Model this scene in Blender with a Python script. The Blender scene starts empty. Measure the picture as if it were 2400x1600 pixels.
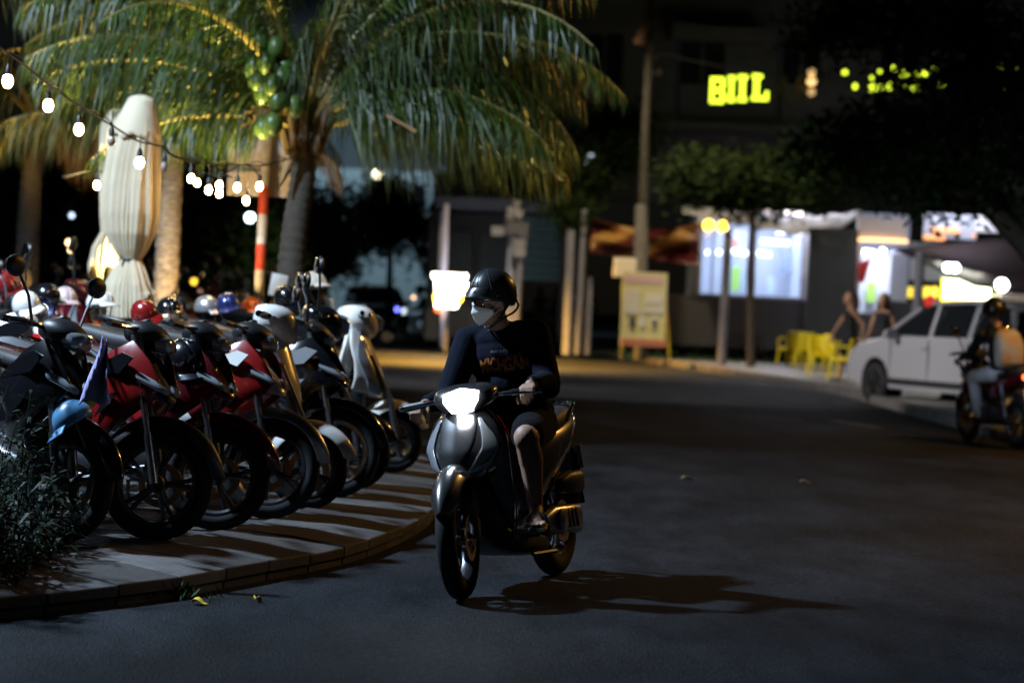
import bpy, math, random
from math import sin, cos, pi, radians as rad, sqrt, atan2
from mathutils import Vector as V, Matrix, Euler
random.seed(7)
sc = bpy.context.scene
COL = sc.collection

# ------------------------------------------------------------------ camera, world, light, exposure
H, FPX, ROLL, PITCH = 1.42, 5800.0, 2.5, 0.99
cam_d = bpy.data.cameras.new('camera')
cam = bpy.data.objects.new('camera', cam_d); COL.objects.link(cam); sc.camera = cam
cam_d.sensor_width = 36; cam_d.lens = 36 * FPX / 2400
cam_d.clip_end = 800; cam_d.clip_start = 0.1
cam.matrix_world = Matrix.Translation((0, 0, H)) @ Matrix.Rotation(rad(90 - PITCH), 4, 'X') @ Matrix.Rotation(rad(ROLL), 4, 'Z')
cam_d.dof.use_dof = True; cam_d.dof.focus_distance = 12.1; cam_d.dof.aperture_fstop = 2.1
CM = cam.matrix_world.copy(); CR = CM.to_3x3()
def W(px, py, Z):
    'world point seen at photo pixel (px,py), Z metres in front of the camera'
    return CM @ V(((px - 1200) / FPX * Z, -(py - 800) / FPX * Z, -Z))
def G(px, py, z=0.0):
    d = CR @ V(((px - 1200) / FPX, -(py - 800) / FPX, -1))
    t = (z - H) / d.z
    return V((0, 0, H)) + d * t

w = bpy.data.worlds.new('World'); sc.world = w; w.use_nodes = True
nt = w.node_tree; bg = nt.nodes['Background']
sky = nt.nodes.new('ShaderNodeTexSky'); sky.sky_type = 'NISHITA'; sky.sun_disc = False
sky.sun_elevation = rad(42); sky.sun_rotation = rad(-80); sky.air_density = 1.0; sky.dust_density = 0.4
nt.links.new(sky.outputs[0], bg.inputs[0]); bg.inputs[1].default_value = 0.0007
sc.view_settings.view_transform = 'Standard'; sc.view_settings.look = 'None'
sc.view_settings.exposure = 0.0; sc.view_settings.gamma = 1.0
sc.render.engine = 'CYCLES'
sc.cycles.max_bounces = 6; sc.cycles.sample_clamp_indirect = 4.0; sc.cycles.caustics_reflective = False; sc.cycles.caustics_refractive = False

# ------------------------------------------------------------------ materials
MATS = {}
def mat(name, col, rough=.5, metal=0., coat=0., noise=None, bump=None, emit=None, col2=None, trans=0., spec=.5, sheen=0., stretch=None):
    if name in MATS: return MATS[name]
    m = bpy.data.materials.new(name); m.use_nodes = True
    t = m.node_tree; b = t.nodes['Principled BSDF']
    b.inputs['Base Color'].default_value = (*col, 1); b.inputs['Roughness'].default_value = rough
    b.inputs['Metallic'].default_value = metal; b.inputs['Coat Weight'].default_value = coat
    b.inputs['Coat Roughness'].default_value = .06
    b.inputs['Transmission Weight'].default_value = trans; b.inputs['Specular IOR Level'].default_value = spec
    if sheen: b.inputs['Sheen Weight'].default_value = sheen
    tc = t.nodes.new('ShaderNodeTexCoord'); vec = tc.outputs['Object']
    if stretch:
        mp = t.nodes.new('ShaderNodeMapping'); mp.inputs['Scale'].default_value = stretch
        t.links.new(vec, mp.inputs[0]); vec = mp.outputs[0]
    if noise:
        n = t.nodes.new('ShaderNodeTexNoise'); n.inputs['Scale'].default_value = noise[0]; n.inputs['Detail'].default_value = 5
        n.inputs['Roughness'].default_value = .65
        t.links.new(vec, n.inputs[0])
        r = t.nodes.new('ShaderNodeMapRange'); r.inputs[1].default_value = .35; r.inputs[2].default_value = .65
        t.links.new(n.outputs[0], r.inputs[0])
        x = t.nodes.new('ShaderNodeMix'); x.data_type = 'RGBA'
        c2 = col2 or tuple(c * (1 - noise[1]) for c in col)
        x.inputs[6].default_value = (*col, 1); x.inputs[7].default_value = (*c2, 1)
        t.links.new(r.outputs[0], x.inputs[0]); t.links.new(x.outputs[2], b.inputs['Base Color'])
    if bump:
        n = t.nodes.new('ShaderNodeTexNoise'); n.inputs['Scale'].default_value = bump[0]; n.inputs['Detail'].default_value = 4
        t.links.new(vec, n.inputs[0])
        bp = t.nodes.new('ShaderNodeBump'); bp.inputs['Strength'].default_value = bump[1]; bp.inputs['Distance'].default_value = .01
        t.links.new(n.outputs[0], bp.inputs['Height']); t.links.new(bp.outputs[0], b.inputs['Normal'])
    if emit:
        b.inputs['Emission Color'].default_value = (*emit[0], 1); b.inputs['Emission Strength'].default_value = emit[1]
    MATS[name] = m
    return m

# ------------------------------------------------------------------ objects
def link(o, parent=None):
    COL.objects.link(o)
    if parent is not None: o.parent = parent
    return o
def tag(o, label=None, cat=None, group=None, kind=None):
    if label: o['label'] = label
    if cat: o['category'] = cat
    if group: o['group'] = group
    if kind: o['kind'] = kind
    return o
def thing(name, label, cat, loc=(0, 0, 0), rz=0., group=None, rot=None):
    o = bpy.data.objects.new(name, None); o.empty_display_size = .2
    link(o); o.location = loc; o.rotation_euler = rot if rot else (0, 0, rz)
    return tag(o, label, cat, group)

def frame_from(d, up=V((0, 0, 1))):
    d = d.normalized()
    a = d.cross(up)
    if a.length < 1e-4: a = d.cross(V((1, 0, 0)))
    a.normalize(); b = a.cross(d).normalized()
    return a, b

class MB:
    def __init__(s): s.v = []; s.f = []; s.mi = []; s.cur = 0
    def add(s, vs, fs, M=None):
        k = len(s.v)
        for p in vs:
            p = V(p); s.v.append(M @ p if M is not None else p)
        for f in fs: s.f.append([i + k for i in f]); s.mi.append(s.cur)
        return s
    def box(s, c, sz, M=None, rot=None):
        x, y, z = [q / 2 for q in sz]
        vs = [V((a * x, b * y, d * z)) for a in (-1, 1) for b in (-1, 1) for d in (-1, 1)]
        if rot:
            R = Euler(rot).to_matrix(); vs = [R @ p for p in vs]
        vs = [p + V(c) for p in vs]
        return s.add(vs, [(0, 1, 3, 2), (4, 6, 7, 5), (0, 4, 5, 1), (2, 3, 7, 6), (0, 2, 6, 4), (1, 5, 7, 3)], M)
    def rings(s, rings, cap=True, closed=True, M=None):
        n = len(rings[0]); vs = [p for r in rings for p in r]; fs = []
        for i in range(len(rings) - 1):
            for j in range(n if closed else n - 1):
                a = i * n + j; b = i * n + (j + 1) % n
                fs.append((a, b, b + n, a + n))
        if cap:
            fs.append(tuple(range(n))[::-1]); fs.append(tuple(range((len(rings) - 1) * n, len(rings) * n)))
        return s.add(vs, fs, M)
    def tube(s, pts, r, n=8, M=None, cap=True, up=V((0, 0, 1))):
        pts = [V(p) for p in pts]; rs = r if isinstance(r, (list, tuple)) else [r] * len(pts)
        out = []; pa = None
        for i, p in enumerate(pts):
            d = (pts[min(i + 1, len(pts) - 1)] - pts[max(i - 1, 0)])
            if d.length < 1e-6: d = V((0, 0, 1))
            if pa is None: a, b = frame_from(d, up)
            else:
                dn = d.normalized(); a = (pa - dn * pa.dot(dn))
                if a.length < 1e-5: a, b = frame_from(d, up)
                else: a.normalize()
                b = a.cross(dn).normalized()
            pa = a
            out.append([p + a * cos(2 * pi * k / n) * rs[i] + b * sin(2 * pi * k / n) * rs[i] for k in range(n)])
        return s.rings(out, cap, True, M)
    def lathe(s, prof, n=24, axis='Z', c=(0, 0, 0), M=None, cap=True):
        out = []
        for r, h in prof:
            ring = []
            for k in range(n):
                a = 2 * pi * k / n
                if axis == 'Z': q = (r * cos(a), r * sin(a), h)
                elif axis == 'Y': q = (r * cos(a), h, -r * sin(a))
                else: q = (h, r * cos(a), r * sin(a))
                ring.append(V(q) + V(c))
            out.append(ring)
        return s.rings(out, cap, True, M)
    def ell(s, c, r, n=16, m=10, M=None, R=None):
        if not isinstance(r, (list, tuple, V)): r = (r, r, r)
        out = []
        for i in range(m + 1):
            t = pi * i / m; t = min(max(t, .02), pi - .02); ring = []
            for k in range(n):
                a = 2 * pi * k / n
                q = V((r[0] * sin(t) * cos(a), r[1] * sin(t) * sin(a), r[2] * cos(t)))
                if R is not None: q = R @ q
                ring.append(q + V(c))
            out.append(ring)
        return s.rings(out[::-1], True, True, M)
    def grid(s, fn, nu, nv, M=None):
        vs = [V(fn(i / nu, j / nv)) for j in range(nv + 1) for i in range(nu + 1)]
        fs = [(j * (nu + 1) + i, j * (nu + 1) + i + 1, (j + 1) * (nu + 1) + i + 1, (j + 1) * (nu + 1) + i) for j in range(nv) for i in range(nu)]
        return s.add(vs, fs, M)
    def prism(s, poly, y0, y1, M=None, plane='XZ'):
        'polygon in a plane, extruded along the third axis'
        n = len(poly)
        def q(p, h): return V((p[0], h, p[1])) if plane == 'XZ' else (V((p[0], p[1], h)) if plane == 'XY' else V((h, p[0], p[1])))
        vs = [q(p, y0) for p in poly] + [q(p, y1) for p in poly]
        fs = [tuple(range(n))[::-1], tuple(range(n, 2 * n))] + [(i, (i + 1) % n, (i + 1) % n + n, i + n) for i in range(n)]
        return s.add(vs, fs, M)
    def torus(s, R, r, c=(0, 0, 0), axis='Y', n=40, m=10, a0=0., a1=2 * pi, sq=1., M=None):
        full = abs(a1 - a0 - 2 * pi) < 1e-6; N = n if full else n + 1; out = []
        for i in range(N):
            a = a0 + (a1 - a0) * i / n; ring = []
            for k in range(m):
                t = 2 * pi * k / m
                rr = R + r * cos(t); h = r * sq * sin(t)
                q = (rr * cos(a), h, rr * sin(a)) if axis == 'Y' else ((rr * cos(a), rr * sin(a), h) if axis == 'Z' else (h, rr * cos(a), rr * sin(a)))
                ring.append(V(q) + V(c))
            out.append(ring)
        if full: out.append(out[0])
        return s.rings(out, not full, True, M)
    def loft(s, secs, n=16, M=None, cap=True):
        'secs: (x, y, z, half width y, half height, exponent, tilt about Y)'
        out = []
        for x, y, z, hw, hh, e, tl in secs:
            ring = []
            for k in range(n):
                a = 2 * pi * k / n; ca, sa = cos(a), sin(a)
                py = hw * math.copysign(abs(ca) ** (2 / e), ca); pz = hh * math.copysign(abs(sa) ** (2 / e), sa)
                ring.append(V((x + pz * sin(tl), y + py, z + pz * cos(tl))))
            out.append(ring)
        return s.rings(out, cap, True, M)
    def mesh(s, name):
        me = bpy.data.meshes.new(name); me.from_pydata([tuple(p) for p in s.v], [], s.f)
        me.update(); return me
    def build(s, name, m, parent=None, smooth=True, solid=0., sub=0, bevel=0., angle=40, remesh=0., sm=0, kind=None, fix=True):
        me = s.mesh(name)
        ms = m if isinstance(m, (list, tuple)) else [m]
        for q in ms: me.materials.append(q)
        if len(ms) > 1: me.polygons.foreach_set('material_index', s.mi)
        return finish(me, name, None, parent, smooth, solid, sub, bevel, angle, remesh, sm, kind, fix)
def finish(me, name, m, parent, smooth=True, solid=0., sub=0, bevel=0., angle=40, remesh=0., sm=0, kind=None, fix=True):
    if fix:
        import bmesh
        bm = bmesh.new(); bm.from_mesh(me); bmesh.ops.recalc_face_normals(bm, faces=bm.faces); bm.to_mesh(me); bm.free()
    if smooth:
        me.polygons.foreach_set('use_smooth', [True] * len(me.polygons))
        if not remesh:
            me.set_sharp_from_angle(angle=rad(angle))
    o = bpy.data.objects.new(name, me); link(o, parent)
    if m is not None: me.materials.append(m)
    if remesh:
        q = o.modifiers.new('r', 'REMESH'); q.mode = 'VOXEL'; q.voxel_size = remesh; q.use_smooth_shade = True
        if sm:
            q = o.modifiers.new('s', 'SMOOTH'); q.iterations = sm; q.factor = .5
    if solid:
        q = o.modifiers.new('t', 'SOLIDIFY'); q.thickness = abs(solid); q.offset = -1 if solid > 0 else 1
    if bevel:
        q = o.modifiers.new('b', 'BEVEL'); q.width = bevel; q.segments = 2; q.limit_method = 'ANGLE'
    if sub:
        q = o.modifiers.new('u', 'SUBSURF'); q.levels = sub; q.render_levels = sub
    if kind: o['kind'] = kind
    return o
def again(proto, name, m, parent):
    'another object that shares proto mesh, with its own material'
    o = proto.copy(); o.name = name; link(o); o.parent = parent
    if m is not None and proto.data.materials and m != proto.data.materials[0]:
        o.material_slots[0].link = 'OBJECT'; o.material_slots[0].material = m
    return o
def T(keys, t):
    'piecewise smooth table lookup; keys = [(t, value), ...]'
    if t <= keys[0][0]: return keys[0][1]
    for (a, va), (b, vb) in zip(keys, keys[1:]):
        if t <= b:
            u = (t - a) / (b - a); u = u * u * (3 - 2 * u) * .5 + u * .5
            return va + (vb - va) * u
    return keys[-1][1]
def bez(p0, p1, p2, n):
    p0, p1, p2 = V(p0), V(p1), V(p2)
    return [p0 * (1 - t) ** 2 + p1 * 2 * t * (1 - t) + p2 * t * t for t in [i / n for i in range(n + 1)]]
def catm(pts, per=6):
    pts = [V(p) for p in pts]; P = [pts[0] * 2 - pts[1]] + pts + [pts[-1] * 2 - pts[-2]]; out = []
    for i in range(1, len(P) - 2):
        a, b, c, d = P[i - 1:i + 3]
        for k in range(per):
            t = k / per
            out.append(.5 * ((2 * b) + (c - a) * t + (2 * a - 5 * b + 4 * c - d) * t * t + (3 * b - a - 3 * c + d) * t ** 3))
    out.append(pts[-1]); return out
def text(body, name, size, m, M, parent=None, extrude=.01, bold=0., arc=0., align='CENTER'):
    cu = bpy.data.curves.new('t', 'FONT'); cu.body = body; cu.size = size; cu.extrude = extrude; cu.offset = bold
    cu.align_x = align; cu.resolution_u = 3
    o = bpy.data.objects.new('t', cu); COL.objects.link(o)
    me = bpy.data.meshes.new_from_object(o.evaluated_get(bpy.context.evaluated_depsgraph_get()))
    bpy.data.objects.remove(o)
    for v in me.vertices:
        c = v.co.copy()
        if arc: c.y += -arc * c.x * c.x
        v.co = M @ c
    me.materials.clear()
    o = finish(me, name, m, parent, False, fix=False)
    return o
def add_light(name, kind, loc, energy, col, size=.3, spot=None, target=None, parent=None, blend=.5):
    d = bpy.data.lights.new(name, kind); d.energy = energy; d.color = col
    if kind == 'SPOT': d.spot_size = rad(spot); d.spot_blend = blend; d.shadow_soft_size = size
    elif kind == 'AREA': d.size = size
    else: d.shadow_soft_size = size
    o = bpy.data.objects.new(name, d); COL.objects.link(o); o.location = loc
    if target is not None:
        o.rotation_euler = (V(target) - V(loc)).to_track_quat('-Z', 'Y').to_euler()
    return o

# ------------------------------------------------------------------ palette
rubber = mat('tyre rubber', (.014, .014, .015), .8, bump=(60, .2), spec=.25)
blackpl = mat('black plastic', (.014, .014, .016), .42, bump=(250, .15))
glossblack = mat('gloss black paint', (.006, .006, .008), .2, coat=1.)
chrome = mat('chrome', (.75, .75, .75), .12, 1.)
alu = mat('cast aluminium', (.42, .42, .43), .32, 1., noise=(20, .3))
darkalu = mat('dark cast aluminium', (.11, .11, .12), .38, .8, noise=(20, .3))
greypaint = mat('metallic grey paint', (.115, .115, .12), .27, .75, coat=1.)
whitepaint = mat('white paint', (.80, .78, .74), .25, coat=.8)
redpaint = mat('red paint', (.22, .007, .007), .25, coat=1.)
maroonpaint = mat('maroon paint', (.11, .005, .012), .25, .3, coat=1.)
bluepaint = mat('dark blue paint', (.02, .03, .12), .25, .3, coat=1.)
orangepaint = mat('orange paint', (.75, .12, .015), .3, coat=1.)
silverpaint = mat('silver paint', (.5, .5, .52), .3, .7, coat=1.)
seatmat = mat('seat vinyl', (.02, .018, .018), .55, bump=(300, .2))
mirrorm = mat('mirror glass', (.85, .88, .92), .04, 1.)
lensclear = mat('clear lamp lens', (.55, .6, .66), .06, .55, coat=1.)
lensamber = mat('amber lens', (.8, .25, .02), .1, coat=1.)
lensred = mat('red lens', (.5, .01, .01), .1, coat=1.)
brakedisc = mat('amber lit brake disc', (.8, .55, .32), .35, 1.)  # orange tint puts the amber street light into the steel colour
skin = mat('skin', (.40, .235, .16), .55, noise=(30, .12), bump=(200, .08))
skin2 = mat('tanned skin', (.42, .23, .14), .55)
hair = mat('dark hair', (.02, .013, .01), .5)
platewhite = mat('plate white', (.75, .75, .73), .5)
# ------------------------------------------------------------------ motorbikes
PROTO = {}
def part(key, fn, name, m, parent, label=None, **kw):
    if key in PROTO:
        o = again(PROTO[key], name, m, parent)
    else:
        mb = MB(); fn(mb); o = mb.build(name, m, parent, **kw); PROTO[key] = o
    if label: o['label'] = label
    elif 'label' in o.keys(): del o['label']
    return o

def tyre_fn(R, r):
    def fn(b):
        prof = []
        for k in range(14):
            t = -2.2 + 4.4 * k / 13
            prof.append((R - r + r * cos(t) * 1.0, r * .95 * sin(t)))
        prof.append((R - 2 * r * .93, r * .6)); prof.insert(0, (R - 2 * r * .93, -r * .6))
        out = []
        for i in range(49):
            a = 2 * pi * i / 48
            out.append([V((q * cos(a), h, q * sin(a))) for q, h in prof])
        b.rings(out, False, True)
    return fn
def rim_fn(R, r, spokes, wire=False):
    def fn(b):
        ri = R - 2 * r
        prof = [(ri + .012, -.034), (ri + .012, .034), (ri + .002, .034), (ri - .012, .016), (ri - .012, -.016), (ri + .002, -.034)]
        out = []
        for i in range(49):
            a = 2 * pi * i / 48
            out.append([V((q * cos(a), h, q * sin(a))) for q, h in prof])
        b.rings(out, False, True)
        b.lathe([(.0, -.055), (.04, -.055), (.045, -.03), (.035, 0), (.045, .03), (.04, .055), (.0, .055)], 16, 'Y')
        if wire:
            for k in range(32):
                a = 2 * pi * k / 32; a2 = a + (.5 if k % 2 else -.5); s = -1 if k % 4 < 2 else 1
                b.tube([(.035 * cos(a2), s * .035, .035 * sin(a2)), (ri * cos(a), 0, ri * sin(a))], .0022, 4)
        else:
            for k in range(spokes):
                a = 2 * pi * k / spokes + .3
                for s in (-1, 1):
                    a1 = a + s * .13
                    p0 = V((.03 * cos(a), 0, .03 * sin(a))); p1 = V((ri * .62 * cos(a + s * .08), s * .012, ri * .62 * sin(a + s * .08))); p2 = V(((ri - .004) * cos(a1), 0, (ri - .004) * sin(a1)))
                    b.tube([p0, p1, p2], [.017, .011, .012], 6)
    return fn
def disc_fn(b):
    out = []
    for i in range(41):
        a = 2 * pi * i / 40
        out.append([V((q * cos(a), h, q * sin(a))) for q, h in ((.075, -.002), (.108, -.002), (.108, .002), (.075, .002))])
    b.rings(out, False, True)
    for k in range(5):
        a = 2 * pi * k / 5; b.tube([(.03 * cos(a), 0, .03 * sin(a)), (.08 * cos(a + .3), 0, .08 * sin(a + .3))], .006, 6)
PIV = .54
def steered(o, st):
    'turn a front end part about the steering axis'
    st = rad(st); o.location = (PIV - PIV * cos(st), -PIV * sin(st), 0); o.rotation_euler = (0, 0, st)
def wheel(root, x, R, r, key, rimmat, spokes=5, wire=False, steer=0., disc=True):
    t = part(('tyre', key), tyre_fn(R, r), 'wheel', rubber, root)
    t.location = (PIV + (x - PIV) * cos(steer), (x - PIV) * sin(steer), R); t.rotation_euler = (0, random.uniform(0, 6), steer)
    part(('rim', key), rim_fn(R, r, spokes, wire), 'rim', rimmat, t)
    if disc:
        d = part(('disc', key), disc_fn, 'brake_disc', brakedisc, t); d.location = (0, .062, 0)
    return t
def fender_fn(R, c, a0, a1, w, nose=0.03, skirt=.045):
    def fn(b):
        def g(u, v):
            a = rad(a0 + (a1 - a0) * v); uu = u * 2 - 1
            ww = w * T([(0, .45), (.14, .9), (.45, 1), (.85, .9), (1, .6)], v)
            rr = R + .03 + (1 - uu * uu) * .028 - abs(uu) ** 3 * skirt
            return (c[0] + rr * cos(a), uu * ww, c[1] + rr * sin(a))
        b.grid(g, 10, 18)
    return fn
def mirror(root, s, x=.36, z=1.02, tall=.17, lean=.1, m=None):
    def fn(b):
        b.tube([(x, s * .17, z), (x - .01, s * .22, z + tall * .6), (x - .03, s * (.25 + lean), z + tall)], [.008, .007, .007], 6)
        b.ell((x - .04, s * (.28 + lean), z + tall + .04), (.024, .070, .052), 12, 8)
    st = part(('mir', s, x, z, tall, lean), fn, 'mirror', m or blackpl, root)
    def fg(b):
        b.ell((x - .058, s * (.28 + lean), z + tall + .04), (.009, .063, .046), 12, 8)
    part(('mirg', s, x, z, tall, lean), fg, 'mirror_glass', mirrorm, root)

def make_scooter(label, body, trim=blackpl, loc=(0, 0, 0), heading=0., lean=-8., group='motorbikes parked on the pavement', steer=25., cover=None, hero=False, mirrors=True, cat='scooter', rimm=None, name=None, lod=0):
    root = thing(name or ('riding_scooter' if hero else 'parked_scooter'), label, cat, loc, 0, group)
    root.rotation_euler = Euler((rad(lean), 0, heading), 'XYZ')
    R, r = (.29, .05) if hero else (.200, .036)
    X0 = .665 if hero else .70
    if not hero: root.scale = (1.16, 1.16, 1.16)
    rimm = rimm or darkalu
    wheel(root, X0, R, r, ('sc', hero), rimm, steer=rad(steer))
    wheel(root, -.665, R - .01, r + .006, ('scr', hero), rimm)
    fe = part(('sc_fender', hero), fender_fn(R, (X0, R), 22, 158, .078), 'front_fender', body, root, solid=.006, sub=1)
    def fk(b):
        for s in (-1, 1): b.tube([(X0, s * .075, R), (X0 - .05, s * .075, .42), (.50, s * .06, .70)], [.02, .022, .022], 10)
        b.tube([(.50, 0, .66), (.42, 0, .95)], .028, 10)
        b.box((X0 - .025, .088, R + .04), (.05, .03, .09))
    steered(fe, steer); steered(part(('sc_fork', hero), fk, 'fork', darkalu, root), steer)
    # front cowl: curved shield surface
    zf = [(0, .885), (.3, .79), (.6, .68), (.82, .60), (1, .545)] if hero else [(0, .90), (.3, .78), (.6, .63), (.82, .52), (1, .45)]
    xf = [(0, .475), (.3, .53), (.6, .585), (.82, .60), (1, .575)] if hero else [(0, .45), (.3, .51), (.6, .58), (.82, .61), (1, .60)]
    wf = [(0, .115), (.22, .172), (.5, .197), (.8, .184), (1, .13)]
    kf = [(0, .05), (.5, .12), (1, .17)]
    def cw(b):
        def g(u, v):
            q = u * 2 - 1; 
            return (T(xf, v) - T(kf, v) * abs(q) ** 2.2 + .012 * (1 - abs(q)) ** 2, T(wf, v) * q, T(zf, v) + .035 * abs(q) ** 2 * (v - .3))
        b.grid(g, 16, 12)
    part(('sc_cowl', hero), cw, 'front_cowl', body, root, solid=.012, sub=1)
    def gar(b):   # dark V garnish proud of the cowl
        def g(u, v):
            v2 = v * .8; q = (u * 2 - 1) * T([(0, .62), (.45, .50), (.8, .32), (1, .12)], v)
            return (T(xf, v2) - T(kf, v2) * abs(q) ** 2.2 + .012 * (1 - abs(q)) ** 2 + .006, T(wf, v2) * q, T(zf, v2) + .035 * q * q * (v2 - .3))
        b.grid(g, 10, 10)
    part(('sc_garnish', hero), gar, 'front_garnish', body if not hero else greypaint, root, solid=-.004, sub=1)
    if hero:
        bd = MB(); Pb = [(.508, -.016, .815), (.508, .016, .815), (.520, 0, .778)]
        bd.tube([V(p) for p in (Pb + Pb[:1])], .0028, 6); bd.build('badge', chrome, root)
    for s in (-1, 1):
        def ls(b, s=s):
            def g(u, v):
                q = T([(0, .60), (.5, .62), (1, .30)], v) + u * T([(0, .10), (.5, .33), (.85, .36), (1, .45)], v); v2 = .12 + v * .86
                return (T(xf, v2) - T(kf, v2) * abs(q) ** 2.2 + .012 * (1 - q) ** 2 + .007, s * T(wf, v2) * q, T(zf, v2) + .035 * q * q * (v2 - .3))
            b.grid(g, 6, 12)
        part(('sc_sig', s, hero), ls, 'turn_signal', lensclear, root, solid=-.006, sub=1)
    # leg shield behind the cowl down to the floor
    def lg(b):
        Z_ = [(0, .90), (.35, .74), (.7, .45), (1, .25)]; X_ = [(0, .44), (.35, .43), (.7, .36), (1, .30)]; W_ = [(0, .12), (.3, .205), (.7, .19), (1, .155)]
        def g(u, v):
            q = u * 2 - 1
            return (T(X_, v) + .03 - .07 * abs(q) ** 2, T(W_, v) * q, T(Z_, v))
        b.grid(g, 14, 12)
    part('sc_leg', lg, 'leg_shield', body if not hero else glossblack, root, solid=.03, sub=1)
    if hero:
        def pin(b):
            Z_ = [(0, .90), (.35, .74), (.7, .45), (1, .25)]; X_ = [(0, .44), (.35, .43), (.7, .36), (1, .30)]; W_ = [(0, .12), (.3, .205), (.7, .19), (1, .155)]
            b.tube([(T(X_, v) - .045, T(W_, v) + .002, T(Z_, v)) for v in [.12 + .86 * i / 14 for i in range(15)]], .0035, 6)
        part('sc_pin', pin, 'trim_strip', mat('red trim', (.25, .01, .01), .25, coat=1.), root)
    def un(b):
        b.loft([(.50, 0, .50, .09, .16, 3, 0), (.42, 0, .42, .12, .17, 3, 0), (.28, 0, .30, .14, .10, 3, 0), (.1, 0, .22, .15, .055, 3, 0), (-.2, 0, .20, .15, .06, 3, 0), (-.35, 0, .24, .12, .06, 3, 0)])
    part('sc_under', un, 'under_cover', blackpl, root)
    def fl(b):
        b.loft([(.34, 0, .29, .15, .03, 4, 0), (.1, 0, .27, .165, .022, 4, 0), (-.15, 0, .27, .165, .022, 4, 0), (-.3, 0, .32, .13, .03, 4, 0)])
    part('sc_floor', fl, 'floorboard', blackpl, root)
    def sd(b):
        b.loft([(-.10, 0, .50, .07, .22, 2.6, -.15), (-.16, 0, .54, .115, .225, 2.6, -.15), (-.30, 0, .58, .145, .20, 2.6, 0), (-.52, 0, .65, .155, .155, 2.4, 0), (-.75, 0, .72, .13, .105, 2.2, 0), (-.95, 0, .80, .07, .055, 2, 0), (-1.03, 0, .83, .03, .025, 2, 0)], 24)
    part('sc_side', sd, 'body_side', body, root, sub=1)
    def st(b):
        b.loft([(-.06, 0, .755, .06, .03, 3, 0), (-.12, 0, .765, .11, .05, 3, 0), (-.30, 0, .765, .145, .055, 3, 0), (-.48, 0, .78, .15, .06, 3, 0), (-.60, 0, .81, .145, .06, 3, 0), (-.80, 0, .83, .11, .05, 3, 0), (-.90, 0, .835, .05, .03, 3, 0)], 20)
    part('sc_seat', st, 'seat', seatmat, root, sub=1)
    def gr(b):
        b.tube(catm([(-.62, .135, .80), (-.72, .13, .85), (-.86, .085, .885), (-.91, 0, .89), (-.86, -.085, .885), (-.72, -.13, .85), (-.62, -.135, .80)], 4), .014, 8)
    part('sc_grab', gr, 'grab_rail', chrome if hero else blackpl, root)
    def tl(b):
        b.loft([(-.90, 0, .765, .075, .04, 2.5, 0), (-.96, 0, .78, .07, .035, 2.5, 0), (-1.01, 0, .79, .035, .02, 2.5, 0)])
    part('sc_tail', tl, 'tail_light', lensred, root)
    def rf(b):
        b.box((-.97, 0, .50), (.02, .13, .32), rot=(0, .35, 0)); b.box((-.89, 0, .68), (.12, .1, .12))
    part('sc_rf', rf, 'rear_fender', blackpl, root, bevel=.008)
    def pl(b): b.box((-.985, 0, .60), (.006, .16, .13), rot=(0, .3, 0))
    part('sc_plate', pl, 'licence_plate', platewhite, root)
    def en(b):
        b.loft([(-.22, .12, .29, .035, .05, 3, 0), (-.32, .125, .30, .045, .075, 3, 0), (-.55, .13, .30, .042, .07, 3, 0), (-.66, .13, .29, .045, .078, 3, 0), (-.72, .125, .29, .03, .045, 3, 0)], 20)
        for kx in range(5): b.box((-.36 - kx * .055, .175, .30), (.012, .008, .10), rot=(0, .3, 0))
        b.lathe([(.0, .165), (.055, .165), (.06, .182), (.045, .19), (0, .19)], 18, 'Y', (-.36, 0, .30))
    part('sc_eng', en, 'engine_cover', alu if hero else darkalu, root)
    def ac(b):
        b.loft([(-.44, .14, .47, .025, .035, 3, 0), (-.51, .15, .48, .042, .055, 3, 0), (-.68, .15, .48, .042, .06, 3, 0), (-.75, .14, .47, .025, .03, 3, 0)], 16)
    part('sc_air', ac, 'air_cleaner', blackpl, root)
    def ex(b):
        b.tube([(-.25, -.12, .24), (-.45, -.16, .24), (-.50, -.17, .27), (-.90, -.19, .38), (-.94, -.19, .39)], [.018, .02, .05, .052, .03], 12)
    part('sc_ex', ex, 'exhaust', darkalu, root)
    def sh(b):
        for s in (-1, 1): b.tube([(-.66, s * .12, .30), (-.74, s * .13, .62)], .016, 8); b.tube([(-.68, s * .12, .36), (-.73, s * .13, .56)], .03, 10)
        b.tube([(-.1, .16, .20), (-.18, .25, .02)] if not hero else [(-.02, .13, .155), (-.30, .15, .15)], .011, 6)
    part(('sc_sh', hero), sh, 'rear_shock', blackpl, root)
    # handlebar group, turned with the front wheel
    hb = bpy.data.objects.new('handlebar', None); link(hb, root)
    hb.location = (.40, .070 if hero else 0, .006 if hero else 0); hb.rotation_euler = (rad(3.5) if hero else 0, 0, rad(steer))
    def hc(b):
        k = 1.0 if hero else 1.5; d = 0 if hero else -.015
        b.loft([(-.09, 0, .955, .10, .035 * k, 2.6, 0), (-.05, 0, .955 + d, .15, .052 * k, 2.6, 0), (.02, 0, .95 + d, .165, .062 * k, 2.6, 0), (.09, 0, .935 + d, .145, .062 * k, 2.5, 0), (.135, 0, .915 + d, .10, .05 * k, 2.3, 0), (.155, 0, .905 + d, .05, .03 * k, 2.2, 0)], 24)
    part(('sc_hc', hero), hc, 'handlebar_cowl', body if not hero else greypaint, hb, sub=1)
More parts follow.
